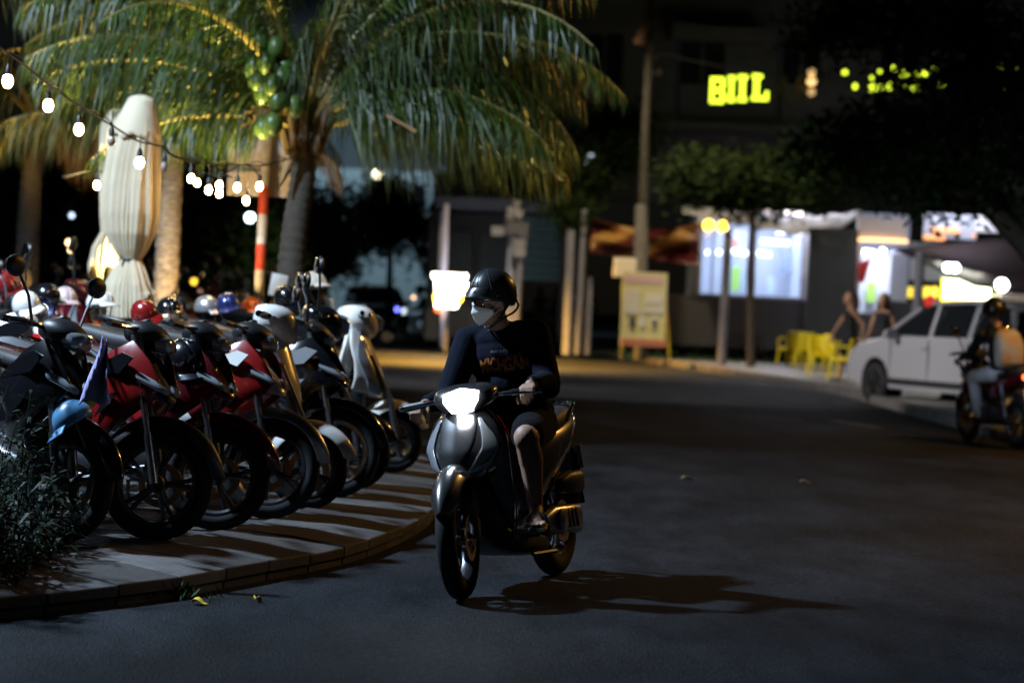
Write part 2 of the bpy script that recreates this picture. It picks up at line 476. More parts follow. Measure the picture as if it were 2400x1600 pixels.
    def hl(b):
        out = []
        for (x, w0, w1, z0, z1) in ((.10, .084, .050, .978, .872), (.15, .084, .048, .975, .869), (.190, .068, .040, .965, .880)):
            out.append([V((x, -w0, z1 + .052)), V((x - .02, -w0 - .004, z0 - .012)), V((x - .005, 0, z0 + .008)), V((x - .02, w0 + .004, z0 - .012)), V((x, w0, z1 + .052)), V((x, w1, z1)), V((x, 0, z1 - .006)), V((x, -w1, z1))])
        b.rings(out, True, True)
    part(('sc_hl', hero), hl, 'headlight', headlit if hero else lensclear, hb, bevel=.006)
    def bar(b):
        b.tube(catm([(-.05, -.32, .93), (-.01, -.2, .935), (.0, 0, .93), (-.01, .2, .935), (-.05, .32, .93)], 4), .012, 8)
    part('sc_bar', bar, 'handlebar_tube', darkalu, hb)
    for s in (-1, 1):
        def gp(b, s=s):
            b.tube([(-.022, s * .215, .935), (-.055, s * .325, .928)], .019, 10)
        part(('sc_grip', s), gp, 'grip', blackpl, hb)
        def gw(b, s=s):
            b.tube([(-.055, s * .325, .928), (-.063, s * .352, .926)], [.019, .016], 10)
        part(('sc_end', s), gw, 'bar_end', chrome, hb)
        def lv(b, s=s):
            b.tube([(.02, s * .16, .935), (.035, s * .22, .93), (.01, s * .27, .928), (-.005, s * .32, .924), (-.006, s * .332, .924)], [.009, .008, .007, .007, .011], 8)
        part(('sc_lever', s), lv, 'brake_lever', chrome, hb)
        if mirrors: mirror(hb, s, -.02, .97, .19, .04)
    return root

def make_underbone(label, body, body2=None, loc=(0, 0, 0), heading=0., lean=-8., group='motorbikes parked on the pavement', steer=20., mirrors=True, name='parked_motorbike', wire=False, extra=None, fend=None, cat='motorbike', tail_lit=None):
    body2 = body2 or blackpl
    root = thing(name, label, cat, loc, 0, group)
    root.rotation_euler = Euler((rad(lean), 0, heading), 'XYZ')
    R, r = .268, .043; root.scale = (1.05, 1.05, 1.05); key = 'ubw' if wire else 'ub'
    wheel(root, .62, R, r, key, alu if wire else darkalu, wire=wire, steer=rad(steer))
    wheel(root, -.62, R, r + .004, key, alu if wire else darkalu, wire=wire)
    fe = part('ub_fender', fender_fn(R, (.62, R), 12, 150, .062, skirt=.035), 'front_fender', fend or body2, root, solid=.005, sub=1)
    part('ub_rfender', fender_fn(R, (-.62, R), 60, 195, .06, skirt=.02), 'rear_fender', blackpl, root, solid=.005, sub=1)
    def fk(b):
        for s in (-1, 1):
            b.tube([(.62, s * .07, R), (.55, s * .07, .50)], .021, 10); b.tube([(.55, s * .07, .50), (.47, s * .07, .74)], .015, 10)
        b.tube([(.50, 0, .66), (.40, 0, .96)], .028, 10)
    steered(fe, steer); steered(part('ub_fork', fk, 'fork', alu, root), steer)
    def cowl(b):
        b.loft([(.67, 0, .665, .025, .02, 2.0, -.4), (.63, 0, .69, .055, .045, 2.2, -.4), (.57, 0, .73, .085, .08, 2.3, -.4), (.50, 0, .77, .10, .11, 2.4, -.4), (.43, 0, .79, .12, .14, 2.6, -.3), (.34, 0, .74, .10, .15, 2.6, -.2), (.22, 0, .62, .07, .14, 2.6, 0), (.08, 0, .55, .07, .12, 2.6, 0), (-.05, 0, .57, .08, .11, 2.6, 0)], 20)
    part('ub_cowl', cowl, 'front_cowl', body2, root, sub=1)
    for s in (-1, 1):
        def wing(b, s=s):
            P = [(.44, .93), (.55, .84), (.64, .72), (.60, .65), (.50, .60), (.40, .47), (.24, .42), (.28, .55), (.18, .62), (.04, .64), (.18, .74), (.32, .87)]
            n = len(P)
            cx = sum(p[0] for p in P) / n; cz = sum(p[1] for p in P) / n
            def yy(x, z): return .115 + .035 * (1 - abs((z - .65) / .3) ** 2) - .095 * max(0, (x - .40)) / .24
            vs = [V((x, s * yy(x, z), z)) for x, z in P] + [V((cx + (x - cx) * .55, s * (yy(x, z) * .4 + yy(cx, cz) * .6 + .006), cz + (z - cz) * .55)) for x, z in P] + [V((cx, s * (yy(cx, cz) + .010), cz))]
            fs = [(i, (i + 1) % n, (i + 1) % n + n, i + n) for i in range(n)] + [(i + n, (i + 1) % n + n, 2 * n) for i in range(n)]
            b.add(vs, fs)
        wg = part(('ub_wing', s), wing, 'side_fairing', body, root, solid=.012, bevel=.004)
        def decal(b, s=s):
            b.prism([(.52, .84), (.44, .86), (.26, .79), (.18, .73), (.28, .74), (.44, .76)], s * .150, s * .158)
            b.prism([(.46, .67), (.40, .60), (.31, .54), (.34, .59), (.40, .66)], s * .158, s * .164)
        part(('ub_decal', s), decal, 'stripe', {'b': silverpaint, 'r': redpaint, 'w': whitepaint}.get(extra, glossblack), wg)
        def sig(b, s=s):
            b.loft([(.655, s * .035, .70, .022, .016, 2.2, -.3), (.61, s * .06, .725, .035, .024, 2.2, -.3), (.53, s * .10, .755, .03, .024, 2.2, -.3)])
        part(('ub_sig', s), sig, 'turn_signal', lensclear, root)
    def body_(b):
        b.loft([(.0, 0, .56, .075, .12, 2.4, 0), (-.2, 0, .60, .11, .13, 2.4, 0), (-.45, 0, .66, .125, .10, 2.2, 0), (-.7, 0, .73, .11, .075, 2.2, 0), (-.92, 0, .81, .05, .04, 2, 0), (-.98, 0, .83, .02, .02, 2, 0)], 20)
    part('ub_body', body_, 'body_side', body, root, sub=1)
    def st(b):
        b.loft([(.0, 0, .70, .05, .03, 3, 0), (-.08, 0, .735, .09, .045, 3, 0), (-.35, 0, .765, .125, .045, 3, 0), (-.6, 0, .80, .12, .045, 3, 0), (-.78, 0, .83, .08, .035, 3, 0)], 16)
    part('ub_seat', st, 'seat', seatmat, root, sub=1)
    def gr(b): b.tube(catm([(-.55, .13, .78), (-.72, .13, .86), (-.88, .07, .89), (-.91, 0, .895), (-.88, -.07, .89), (-.72, -.13, .86), (-.55, -.13, .78)], 4), .012, 8)
    part('ub_grab', gr, 'grab_rail', chrome, root)
    def tl(b): b.loft([(-.88, 0, .77, .07, .035, 2.5, 0), (-.96, 0, .785, .065, .03, 2.5, 0), (-1.0, 0, .79, .03, .015, 2.5, 0)])
    part(('ub_tail', bool(tail_lit)), tl, 'tail_light', tail_lit or lensred, root)
    def pl(b): b.box((-.99, 0, .58), (.006, .19, .14), rot=(0, .35, 0))
    part('ub_plate', pl, 'licence_plate', platewhite, root)
    def pls(b): b.box((-.93, 0, .62), (.03, .1, .3), rot=(0, .45, 0))
    part('ub_plates', pls, 'plate_bracket', blackpl, root)
    def en(b):
        b.loft([(.26, 0, .32, .05, .06, 3, 0), (.15, 0, .33, .10, .09, 3, 0), (-.05, 0, .33, .12, .11, 3, 0), (-.2, 0, .34, .10, .10, 3, 0), (-.28, 0, .35, .05, .05, 3, 0)], 20)
        b.lathe([(0, -.15), (.09, -.15), (.1, -.12), (.1, .12), (.09, .15), (0, .15)], 20, 'Y', (-.08, 0, .33))
        for s in (-1, 1): b.tube([(-.02, s * .1, .24), (-.02, s * .27, .24)], .015, 8); b.tube([(-.1, s * .06, .36), (-.62, s * .10, R)], .02, 8); b.tube([(-.6, s * .12, .33), (-.5, s * .13, .68)], .026, 10)
        b.tube([(-.1, .12, .2), (-.2, .24, .01)], .011, 6)
    part('ub_eng', en, 'engine', darkalu, root)
    def ex(b): b.tube([(.2, -.06, .27), (.05, -.13, .22), (-.25, -.15, .24), (-.35, -.16, .27), (-.85, -.18, .40)], [.018, .018, .02, .045, .05], 12)
    part('ub_ex', ex, 'exhaust', darkalu, root)
    hb = bpy.data.objects.new('handlebar', None); link(hb, root); hb.location = (.36, 0, 0); hb.rotation_euler = (0, 0, rad(steer))
    def hc(b):
        b.loft([(-.08, 0, .97, .06, .03, 2.4, 0), (-.03, 0, .975, .11, .06, 2.4, 0), (.05, 0, .97, .12, .075, 2.2, 0), (.12, 0, .95, .09, .06, 2.0, 0), (.16, 0, .935, .04, .03, 2, 0)], 20)
        b.box((.02, 0, 1.03), (.08, .10, .04), rot=(0, -.5, 0))
    part('ub_hc', hc, 'handlebar_cowl', blackpl, hb, sub=1)
    def hl(b): b.loft([(.10, 0, .94, .09, .05, 2.6, 0), (.15, 0, .932, .08, .045, 2.4, 0), (.175, 0, .925, .045, .025, 2.2, 0)])
    part('ub_hl', hl, 'headlight', lensclear, hb)
    def bar(b):
        b.tube(catm([(-.07, -.33, .98), (-.02, -.2, .985), (.0, 0, .97), (-.02, .2, .985), (-.07, .33, .98)], 4), .011, 8)
        for s in (-1, 1): b.tube([(-.035, s * .21, .985), (-.072, s * .335, .98)], .018, 10)
    part('ub_bar', bar, 'handlebar_tube', blackpl, hb)
    for s in (-1, 1):
        def lv(b, s=s): b.tube([(.02, s * .15, .985), (.035, s * .21, .98), (.01, s * .29, .975), (-.01, s * .35, .97)], [.009, .008, .006, .01], 6)
        part(('ub_lever', s), lv, 'brake_lever', chrome, hb)
        if mirrors: mirror(hb, s, -.02, .98, .21, .03)
    return root

headlit = mat('lit headlight', (.9, .95, 1.), .2, emit=((.86, .93, 1.), 30))
tail_lit = mat('lit tail light', (.9, .1, .02), .2, emit=((1., .10, .02), 7))
# ------------------------------------------------------------------ people
def bone(b, p, q, r1, r2, n=12, R=None):
    p, q = V(p), V(q)
    b.tube([p, p.lerp(q, .5), q], [r1, (r1 + r2) / 2 * 1.0, r2], n)
    b.ell(p, r1, 12, 8); b.ell(q, r2, 12, 8)
def hand(b, wrist, palm_d, palm_n, side, curl=1.0, L=.185):
    'a hand: palm, four fingers of different length bent in three phalanges, thumb from the side of the palm'
    d = V(palm_d).normalized(); n = V(palm_n).normalized(); n = (n - d * n.dot(d)).normalized(); t = d.cross(n) * side   # t: towards the thumb
    wr = V(wrist)
    for k, (o, l) in enumerate(((.027, .40), (.009, .44), (-.009, .41), (-.027, .32))):
        k0 = wr + t * o * .6 + d * .02; kn = wr + d * .088 + t * o
        bone(b, k0, kn, .014, .0125, 8)
        p = kn; a = .25 * curl
        for j, f in enumerate((.45, .32, .23)):
            a += .55 * curl
            q = p + (d * cos(a) + n * sin(a)) * l * L * f
            bone(b, p, q, .0105 - j * .0012, .0098 - j * .0012, 8); p = q
    th0 = wr + d * .03 + t * .025; th1 = wr + d * .06 + t * .05 + n * .015; th2 = th1 + (d * .5 + n * .6 * curl + t * .1).normalized() * .035; th3 = th2 + (d * .4 + n * .8 * curl - t * .2).normalized() * .026
    bone(b, th0, th1, .016, .0125, 8); bone(b, th1, th2, .012, .0105, 8); bone(b, th2, th3, .0105, .009, 8)

def head_fn(b, c, Rm, s=1.0):
    'head with brow, nose, cheeks, chin, lips and ears; +X is the way the face looks'
    def P(x, y, z): return V(c) + Rm @ (V((x, y, z)) * s)
    b.ell(P(-.012, 0, .03), (.098 * s, .076 * s, .10 * s), 20, 14, R=Rm)
    b.ell(P(.028, 0, -.045), (.062 * s, .058 * s, .075 * s), 16, 10, R=Rm)
    b.ell(P(.052, 0, -.095), (.03 * s, .028 * s, .024 * s), 10, 8, R=Rm)
    bone(b, P(.085, 0, .012), P(.104, 0, -.03), .009 * s, .0135 * s, 8)
    for q in (-1, 1):
        b.ell(P(.055, q * .035, .028), (.034 * s, .028 * s, .012 * s), 10, 6, R=Rm)
        b.ell(P(.058, q * .036, -.025), (.028 * s, .024 * s, .026 * s), 10, 6, R=Rm)
        b.ell(P(.071, q * .031, .006), (.012 * s, .014 * s, .010 * s), 8, 6, R=Rm)
        b.ell(P(-.008, q * .078, -.01), (.017 * s, .010 * s, .031 * s), 10, 8, R=Rm)
        b.ell(P(.088, q * .007, -.035), (.01 * s, .009 * s, .008 * s), 8, 6, R=Rm)
    b.ell(P(.083, 0, -.058), (.010 * s, .024 * s, .007 * s), 10, 6, R=Rm)
    b.ell(P(.081, 0, -.069), (.010 * s, .021 * s, .008 * s), 10, 6, R=Rm)

def standing(label, loc, rz, top, bottom, hairm, h=1.66, walk=.18, long_hair=True, arms=((.12, .05), (-.1, .05)), skm=None, dress=False, long_legs=False, group=None):
    'a standing or strolling person; local +X is forward'
    root = thing('person', label, 'person', loc, rz, group); k = h / 1.66; sk = skm or skin2
    hipz = .86; kx = walk
    J = {}
    for s, fw in ((1, 1), (-1, -1)):
        hip = V((0, s * .085, hipz)); foot = V((fw * kx, s * .08, .075)); kn = hip.lerp(foot, .5) + V((.05, 0, 0))
        sh = V((0, s * .155, 1.33)); el = V((fw * -arms[0][0] * .6 - .03, s * .21, 1.07)); wr = el + V((.08 - fw * .05, s * arms[0][1], -.235))
        J[s] = (hip, kn, foot, sh, el, wr)
    body = MB()
    body.ell((0, 0, .92), (.105, .14, .13)); body.ell((0, 0, 1.08), (.085, .115, .14)); body.ell((.005, 0, 1.25), (.10, .145, .14))
    bone(body, (-.01, 0, 1.34), (.01, 0, 1.46), .05, .045)
    for s in (1, -1):
        hip, kn, foot, sh, el, wr = J[s]
        bone(body, hip, kn, .082, .052); bone(body, kn, foot, .052, .034); bone(body, (0, s * .1, 1.33), sh, .05, .045)
        bone(body, sh, el, .042, .033); bone(body, el, wr, .032, .022); hand(body, wr, (.1, 0, -1), (0, -s, 0), s, .5)
        body.ell(foot + V((.06, 0, -.045)), (.115, .042, .035))
    head_fn(body, V((.03, 0, 1.55)), Matrix.Identity(3))
    o = body.build('body', sk, root, remesh=.012, sm=2); o.scale = (k, k, k)
    t = MB()
    t.ell((0, 0, 1.10), (.100, .128, .15)); t.ell((.008, 0, 1.25), (.115, .158, .125)); t.ell((0, 0, 1.0), (.11, .14, .09))
    if not dress:
        for s in (1, -1): bone(t, (0, s * .1, 1.32), J[s][3], .045, .05)
    o = t.build('top', top, root, remesh=.016, sm=3); o.scale = (k, k, k)
    t = MB(); t.ell((0, 0, .92), (.122, .158, .12))
    for s in (1, -1):
        hip, kn, foot, *_ = J[s]
        if long_legs: bone(t, hip, kn, .10, .078); bone(t, kn, foot, .075, .062)
        else: bone(t, hip, hip.lerp(kn, .62 if not dress else .8), .105, .10)
    o = t.build('trousers' if long_legs else 'skirt' if dress else 'shorts', bottom, root, remesh=.016, sm=3); o.scale = (k, k, k)
    t = MB(); t.ell((-.012, 0, 1.585), (.105, .09, .105))
    if long_hair:
        t.tube([(-.03, 0, 1.60), (-.075, 0, 1.50), (-.085, 0, 1.38), (-.10, 0, 1.25)], [.09, .085, .08, .03], 12)
    t2 = t
    o = t2.build('hair', hairm, root, remesh=.014, sm=2); o.location = (-.018, 0, .02); o.scale = (k, k, k)
    sh = MB()
    for s in (1, -1):
        f = J[s][2]; sh.ell(f + V((.06, 0, -.055)), (.125, .048, .026)); sh.box(f + V((.05, 0, -.068)), (.23, .08, .014))
    o = sh.build('shoes', blackpl, root); o.scale = (k, k, k)
    return root

shirtm = mat('navy cotton', (.006, .008, .017), .95, spec=.12, bump=(14, .5))
shortm = mat('black cotton', (.006, .006, .008), .95, spec=.12, bump=(18, .5))
helmetm = mat('matt black helmet', (.018, .019, .022), .33, coat=.25)
maskm = mat('white mask fabric', (.84, .85, .88), .8, bump=(300, .15))
lensm = mat('spectacle lens', (.35, .2, .12), .05, .6, coat=1.)
orangeprint = mat('orange print', (1.0, .33, .08), .6, noise=(60, .15))
greyprint = mat('grey print', (.16, .16, .18), .7)

def A_el(L, R_, s): return L['el'] if s > 0 else R_['el']
def rider(loc, heading, lean):
    root = thing('person', 'scooter rider in black half helmet, white mask, navy shirt and black shorts', 'person', loc)
    root.rotation_euler = Euler((rad(lean), 0, heading), 'XYZ')
    hc = V((-.02, .012, 1.405)); Rm = Euler((0, rad(3), rad(-36))).to_matrix() @ Euler((0, rad(2), 0)).to_matrix()
    L = dict(sh=V((-.12, .190, 1.235)), el=V((.02, .285, .99)), wr=V((.262, .285, .984)))
    Rr = dict(sh=V((-.10, -.165, 1.225)), el=V((.05, -.235, .95)), wr=V((.285, -.262, .925)))
    lgL = dict(hip=V((-.26, .10, .79)), kn=V((.13, .195, .725)), an=V((.04, .185, .385)))
    lgR = dict(hip=V((-.26, -.10, .79)), kn=V((.12, -.14, .72)), an=V((.08, -.11, .385)))
    b = MB()
    b.ell((-.30, 0, .86), (.14, .16, .12)); b.ell((-.24, 0, 1.0), (.12, .15, .15)); b.ell((-.17, 0, 1.15), (.12, .165, .13))
    bone(b, (-.12, 0, 1.25), hc + V((-.03, 0, -.07)), .062, .052)
    head_fn(b, hc, Rm, .93)
    for A in (L, Rr):
        bone(b, (-.13, A['sh'].y * .5, 1.25), A['sh'], .055, .055); bone(b, A['sh'], A['el'], .05, .04); bone(b, A['el'], A['wr'], .04, .027)
    for A in (lgL, lgR):
        bone(b, A['hip'], A['kn'], .095, .062); b.ell(A['kn'] + V((.008, 0, .004)), (.062, .060, .066))
        c1 = A['kn'].lerp(A['an'], .32) + V((-.022, 0, 0)); bone(b, A['kn'], c1, .058, .062); bone(b, c1, A['an'], .06, .036)
        f = A['an']; sd = .10 if A is lgL else -.03
        heel = f + V((-.035, 0, -.065)); ball = f + V((.13, sd * .5, -.07)); bone(b, f, heel, .036, .03); bone(b, f, ball, .036, .026)
        for k in range(5):
            q = ball + V((.0, (k - 2) * .017, 0)); bone(b, q, q + V((.058 - abs(k - 1.5) * .006, (k - 2) * .004, -.006)), .0135, .010, 8)
    hand(b, L['wr'], (.95, .15, -.22), (-.1, 0, -1), -1, 1.15)
    hand(b, Rr['wr'], (.95, -.12, -.25), (-.1, 0, -1), 1, 1.15)
    b.build('body', skin, root, remesh=.0062, sm=2)
    t = MB()
    t.ell((-.30, 0, .86), (.165, .188, .10)); t.ell((-.22, 0, 1.0), (.165, .19, .17)); t.ell((-.15, 0, 1.14), (.145, .205, .145))
    t.ell((-.13, 0, 1.22), (.11, .19, .075)); t.ell((-.13, 0, .98), (.12, .16, .12))
    t.tube([(-.13, 0, 1.22), (-.10, -.005, 1.295)], [.12, .072], 16)
    for A in (L, Rr):
        s = 1 if A is L else -1
        bone(t, (-.13, s * .10, 1.245), A['sh'], .07, .078); bone(t, A['sh'], A['el'], .078, .066); bone(t, A['el'], A['el'].lerp(A['wr'], .80), .064, .046)
        t.ell(A['el'].lerp(A['sh'], .3) + V((-.02, 0, -.02)), (.075, .06, .07)); t.ell(A['el'] + V((-.015, 0, -.03)), (.06, .055, .05))
    # hem of the shirt falling over the hips, with a few folds
    for k in range(9):
        a = -1.2 + 2.4 * k / 8; bone(t, (-.22 + .10 * cos(a), .155 * sin(a), 1.0), (-.26 + .17 * cos(a), .19 * sin(a), .82), .035, .03)
    shirt = t.build('shirt', shirtm, root, remesh=.0085, sm=4)
    t = MB(); t.ell((-.29, 0, .84), (.16, .18, .10))
    for A in (lgL, lgR):
        q = A['hip'].lerp(A['kn'], .80); bone(t, A['hip'], A['hip'].lerp(q, .6), .118, .102); bone(t, A['hip'].lerp(q, .6), q, .102, .088)
    t.build('shorts', shortm, root, remesh=.010, sm=4)
    def HP(x, y, z): return hc + Rm @ (V((x, y, z)) * .93)
    # sandals
    for A in (lgL, lgR):
        f = A['an']; sd = .05 if A is lgL else -.015
        t = MB(); pts = [f + V((-.075, -sd * .4, -.098)), f + V((0, 0, -.10)), f + V((.1, sd * .7, -.10)), f + V((.19, sd * 1.3, -.10))]
        t.loft([(p.x, p.y, p.z, hw, .010, 3, 0) for p, hw in zip(pts, (.03, .038, .048, .035))])
        t.torus(.05, .012, f + V((.085, sd * .6, -.075)), 'X', 16, 6, 0, pi)
        t.torus(.043, .010, f + V((-.01, 0, -.035)), 'Z', 20, 6)
        t.build('sandal', mat('olive sandal strap', (.05, .06, .045), .7), root)
    # helmet shell
    hm = MB(); RX, RY, RZ = .125, .105, .127
    def shell(u, v):
        a = 2 * pi * u; t = .02 + v * 1.0
        zc = .022 - .050 * (.5 - .5 * cos(a)) ** 1 - .0 * cos(a)          # rim drops towards the back
        tm = math.acos(max(-1, min(1, (zc - .047) / RZ))); t = tm * v + .015
        return HP(RX * sin(t) * cos(a) - .008, RY * sin(t) * sin(a), .047 + RZ * cos(t))
    hm.grid(shell, 48, 18)
    he = hm.build('helmet', helmetm, root, solid=-.010, sub=1)
    pk = MB()
    def peak(u, v):
        a = (u - .5) * 1.9; r = 1 + .30 * v * max(0, cos(a * 1.25)) ** .7
        return HP((RX + .004) * cos(a) * r * .985 - .008, (RY + .004) * sin(a) * (1 + .05 * v), .078 - .040 * v - .012 * v * v + .014 * cos(a * 1.5))
    pk.grid(peak, 22, 8); pk.build('peak', helmetm, he, solid=-.006, sub=1)
    sm_ = MB()
    for yy in (-.38, .38, -1.05, 1.05):
        pts = []
        for i in range(14):
            t = .30 + i * .085; a = yy * (1.0 if abs(yy) < .6 else 1.0) * sin(min(t, 1.5)) ** .2
            pts.append(HP((RX + .011) * sin(t) * cos(a) - .008, (RY + .011) * sin(t) * sin(a), .047 + (RZ + .011) * cos(t)))
        sm_.tube(pts, .0022, 5)
    sm_.build('seam', mat('seam thread', (.01, .01, .011), .8), he)
    rv = MB()
    for a in (-.35, .35):
        p = HP((RX * 1.155) * cos(a) - .004, (RY * 1.12) * sin(a), .068); rv.ell(p, .0075, 10, 6)
    for a in (1.25, -1.25): rv.ell(HP((RX + .012) * cos(a) - .008, (RY + .012) * sin(a), .035), .006, 8, 6)
    rv.build('rivet', chrome, he)
    ss = MB()
    for q in (-1, 1):
        ss.tube(catm([HP(-.02, q * .10, .01), HP(-.01, q * .092, -.04), HP(.02, q * .075, -.09), HP(.045, q * .04, -.122), HP(.05, 0, -.13)], 4), .0055, 6)
        ss.tube(catm([HP(-.105, q * .07, .0), HP(-.105, q * .078, -.035), HP(-.07, q * .082, -.065), HP(-.01, q * .08, -.085), HP(.035, q * .062, -.11)], 4), .0055, 6)
    ss.build('chin_strap', blackpl, he)
    # spectacles
    gl = MB()
    for q in (-1, 1):
        pts = []
        for i in range(17):
            a = 2 * pi * i / 16; pts.append(HP(.112 - abs(q * .034 + .024 * cos(a)) * .22, q * .034 + .024 * cos(a), .006 + .019 * sin(a)))
        gl.tube(pts, .0022, 6); gl.tube([HP(.10, q * .058, .014), HP(.03, q * .082, .012), HP(-.02, q * .084, .005)], .0022, 6)
    gl.tube([HP(.112, -.010, .012), HP(.114, 0, .014), HP(.112, .010, .012)], .0022, 6)
    g0 = gl.build('glasses', mat('spectacle frame', (.5, .33, .2), .25, 1.), root)
    for q in (-1, 1):
        le = MB()
        def lf(u, v, q=q):
            a = 2 * pi * u; y = q * .034 + .023 * v * cos(a); return HP(.1115 - abs(y) * .22, y, .006 + .018 * v * sin(a))
        le.grid(lf, 16, 3); le.build('lens', mat('clear spectacle lens', (.55, .4, .3), .03, 0, trans=.85), g0)
    # boat shaped mask, ear loops
    mk = MB()
    def mf(u, v):
        y = (u * 2 - 1); ridge = 1 - abs(y) ** 1.3
        zt = -.008 - .028 * abs(y) + .010 * ridge; zb = -.110 + .052 * abs(y) ** 1.5
        z = zt + (zb - zt) * v; bul = sin(pi * min(1, max(0, v * .9 + .12))) ** .6
        crease = .004 * (abs(v - .33) < .10) + .004 * (abs(v - .36) < .06)
        x = .048 + .056 * ridge + .030 * bul * ridge + crease * ridge - .005 * v
        return HP(x + .004, y * (.066 + .006 * bul), z)
    mk.grid(mf, 24, 14); fm = mk.build('face_mask', maskm, root, solid=-.003, sub=1)
    ml = MB()
    for q in (-1, 1):
        for z0, z1 in ((-.037, .012), (-.062, -.038)):
            ml.tube([HP(.050, q * .070, z0), HP(.02, q * .078, (z0 + z1) / 2 + .004), HP(-.012, q * .086, z1)], .0014, 5)
    ml.build('ear_loop', maskm, fm)
    # chest print
    Mx = Matrix(((0, 0, 1, 0), (1, 0, 0, 0), (0, 1, 0, 0), (0, 0, 0, 1)))
    def chest_x(y, z): return T([(.95, -.005), (1.0, -.038), (1.06, -.015), (1.12, -.012), (1.18, -.03)], z) - 1.9 * y * y
    def pr(body_, size, y0, z0, m, name, arc, bold=.0):
        o = text(body_, name, size, m, Matrix.Identity(4), shirt, .0, bold, arc)
        for v in o.data.vertices:
            u, h = v.co.x * (.62 if name == 'shirt_print' and size > .05 else 1), v.co.y; y = y0 + u; z = z0 + h
            v.co = (0, y, z)
        return o
    prints = []
    prints.append(pr('MICH', .088, -.012, 1.070, orangeprint, 'shirt_print', .9, .004))
    prints.append(pr('GAN', .088, .108, 1.070, orangeprint, 'shirt_print', .9, .004))
    prints.append(pr('PREST A STY', .016, .03, 1.158, greyprint, 'shirt_print', .9))
    t = MB()
    t.add([(0, .03, 1.105), (0, .08, 1.14), (0, .135, 1.15), (0, .14, 1.135), (0, .11, 1.12), (0, .08, 1.11), (0, .05, 1.095)], [(0, 1, 2, 3, 4, 5, 6)])
    t.tube([(0, -.03, 1.09), (0, .01, 1.10), (0, .05, 1.095), (0, .10, 1.13)], .003, 5)
    t.tube([(0, -.02, 1.06), (0, .02, 1.08), (0, .06, 1.07), (0, .11, 1.09)], .0025, 5)
    prints.append(t.build('shirt_print', greyprint, shirt, False, fix=False))
    import bmesh
    dg = bpy.context.evaluated_depsgraph_get(); dg.update()
    ev = shirt.evaluated_get(dg)
    for o in prints:
        bm = bmesh.new(); bm.from_mesh(o.data)
        bmesh.ops.subdivide_edges(bm, edges=[e for e in bm.edges if e.calc_length() > .015], cuts=3)
        bm.to_mesh(o.data); bm.free()
        for v in o.data.vertices:
            hit, pos, nn, _ = ev.ray_cast(V((.4, v.co.y, v.co.z)), V((-1, 0, 0)))
            v.co.x = (pos.x if hit else -.02) + .004
    wt = MB(); wt.torus(.030, .006, L['wr'] + V((-.01, 0, .0)), 'X', 20, 6); wt.ell(L['wr'] + V((-.01, .008, .032)), (.016, .016, .006)); wt.build('wristwatch', mirrorm, root)
    return root

def seated(label, loc, heading, lean, top, pants, hm, bag=None, sc_=1.0):
    root = thing('person', label, 'person', loc); root.rotation_euler = Euler((rad(lean), 0, heading), 'XYZ')
    b = MB(); b.ell((-.30, 0, .86), (.13, .15, .11)); b.ell((-.24, 0, 1.04), (.10, .14, .17)); b.ell((-.17, 0, 1.2), (.10, .15, .12))
    bone(b, (-.15, 0, 1.27), (-.09, 0, 1.42), .055, .05); head_fn(b, V((-.05, 0, 1.50)), Matrix.Identity(3))
    T_ = MB(); T_.ell((-.30, 0, .90), (.145, .17, .11)); T_.ell((-.23, 0, 1.06), (.12, .165, .18)); T_.ell((-.17, 0, 1.22), (.12, .17, .12))
    P_ = MB(); P_.ell((-.28, 0, .84), (.16, .17, .10))
    for s in (-1, 1):
        sh, el, wr = V((-.14, s * .19, 1.25)), V((-.02, s * .30, 1.03)), V((.22, s * .29, .98))
        bone(b, sh, el, .045, .038); bone(b, el, wr, .037, .026); hand(b, wr, (1, 0, -.2), (0, 0, -1), -s, 1.1)
        bone(T_, (-.15, s * .1, 1.27), sh, .06, .065); bone(T_, sh, el, .065, .055); bone(T_, el, wr, .052, .036)
        hip, kn, an = V((-.26, s * .10, .82)), V((.13, s * .17, .77)), V((.02, s * .16, .37))
        bone(b, hip, kn, .08, .055); bone(b, kn, an, .052, .034); b.ell(an + V((.05, 0, -.055)), (.12, .042, .036))
        bone(P_, hip, kn, .105, .08); bone(P_, kn, an, .08, .062)
    b.build('body', skin2, root, remesh=.014, sm=2); T_.build('jacket', top, root, remesh=.016, sm=3); P_.build('trousers', pants, root, remesh=.016, sm=3)
    for s in (-1, 1):
        f = MB(); f.ell((.08, s * .16, .305), (.135, .05, .03)); f.build('shoe', blackpl, root)
    h = MB()
    h.grid(lambda u, v: V((-.055 + .14 * sin(.03 + v * 1.75) * cos(2 * pi * u), .122 * sin(.03 + v * 1.75) * sin(2 * pi * u), 1.52 + .145 * cos(.03 + v * 1.75))), 28, 12)
    h.build('helmet', hm, root, solid=-.02)
    if bag:
        k = MB(); k.loft([(-.40, 0, .96, .13, .06, 3, 0), (-.42, 0, 1.04, .155, .10, 3, 0), (-.42, 0, 1.2, .15, .09, 3, 0), (-.38, 0, 1.30, .10, .05, 3, 0)], 16)
        k2 = MB(); out = []
        for z, hx, hy, cx in ((.88, .07, .14, -.44), (.93, .105, .17, -.45), (1.1, .115, .175, -.44), (1.25, .10, .16, -.41), (1.34, .05, .10, -.36)):
            out.append([V((cx + hx * math.copysign(abs(cos(a)) ** .7, cos(a)), hy * math.copysign(abs(sin(a)) ** .7, sin(a)), z)) for a in [2 * pi * i / 18 for i in range(18)]])
        k2.rings(out); o = k2.build('backpack', bag, root, sub=1)
        for s in (-1, 1):
            q = MB(); q.tube([(-.36, s * .10, 1.30), (-.20, s * .12, 1.36), (-.06, s * .12, 1.25), (-.10, s * .14, 1.08)], .018, 6); q.build('strap', blackpl, o)
    return root
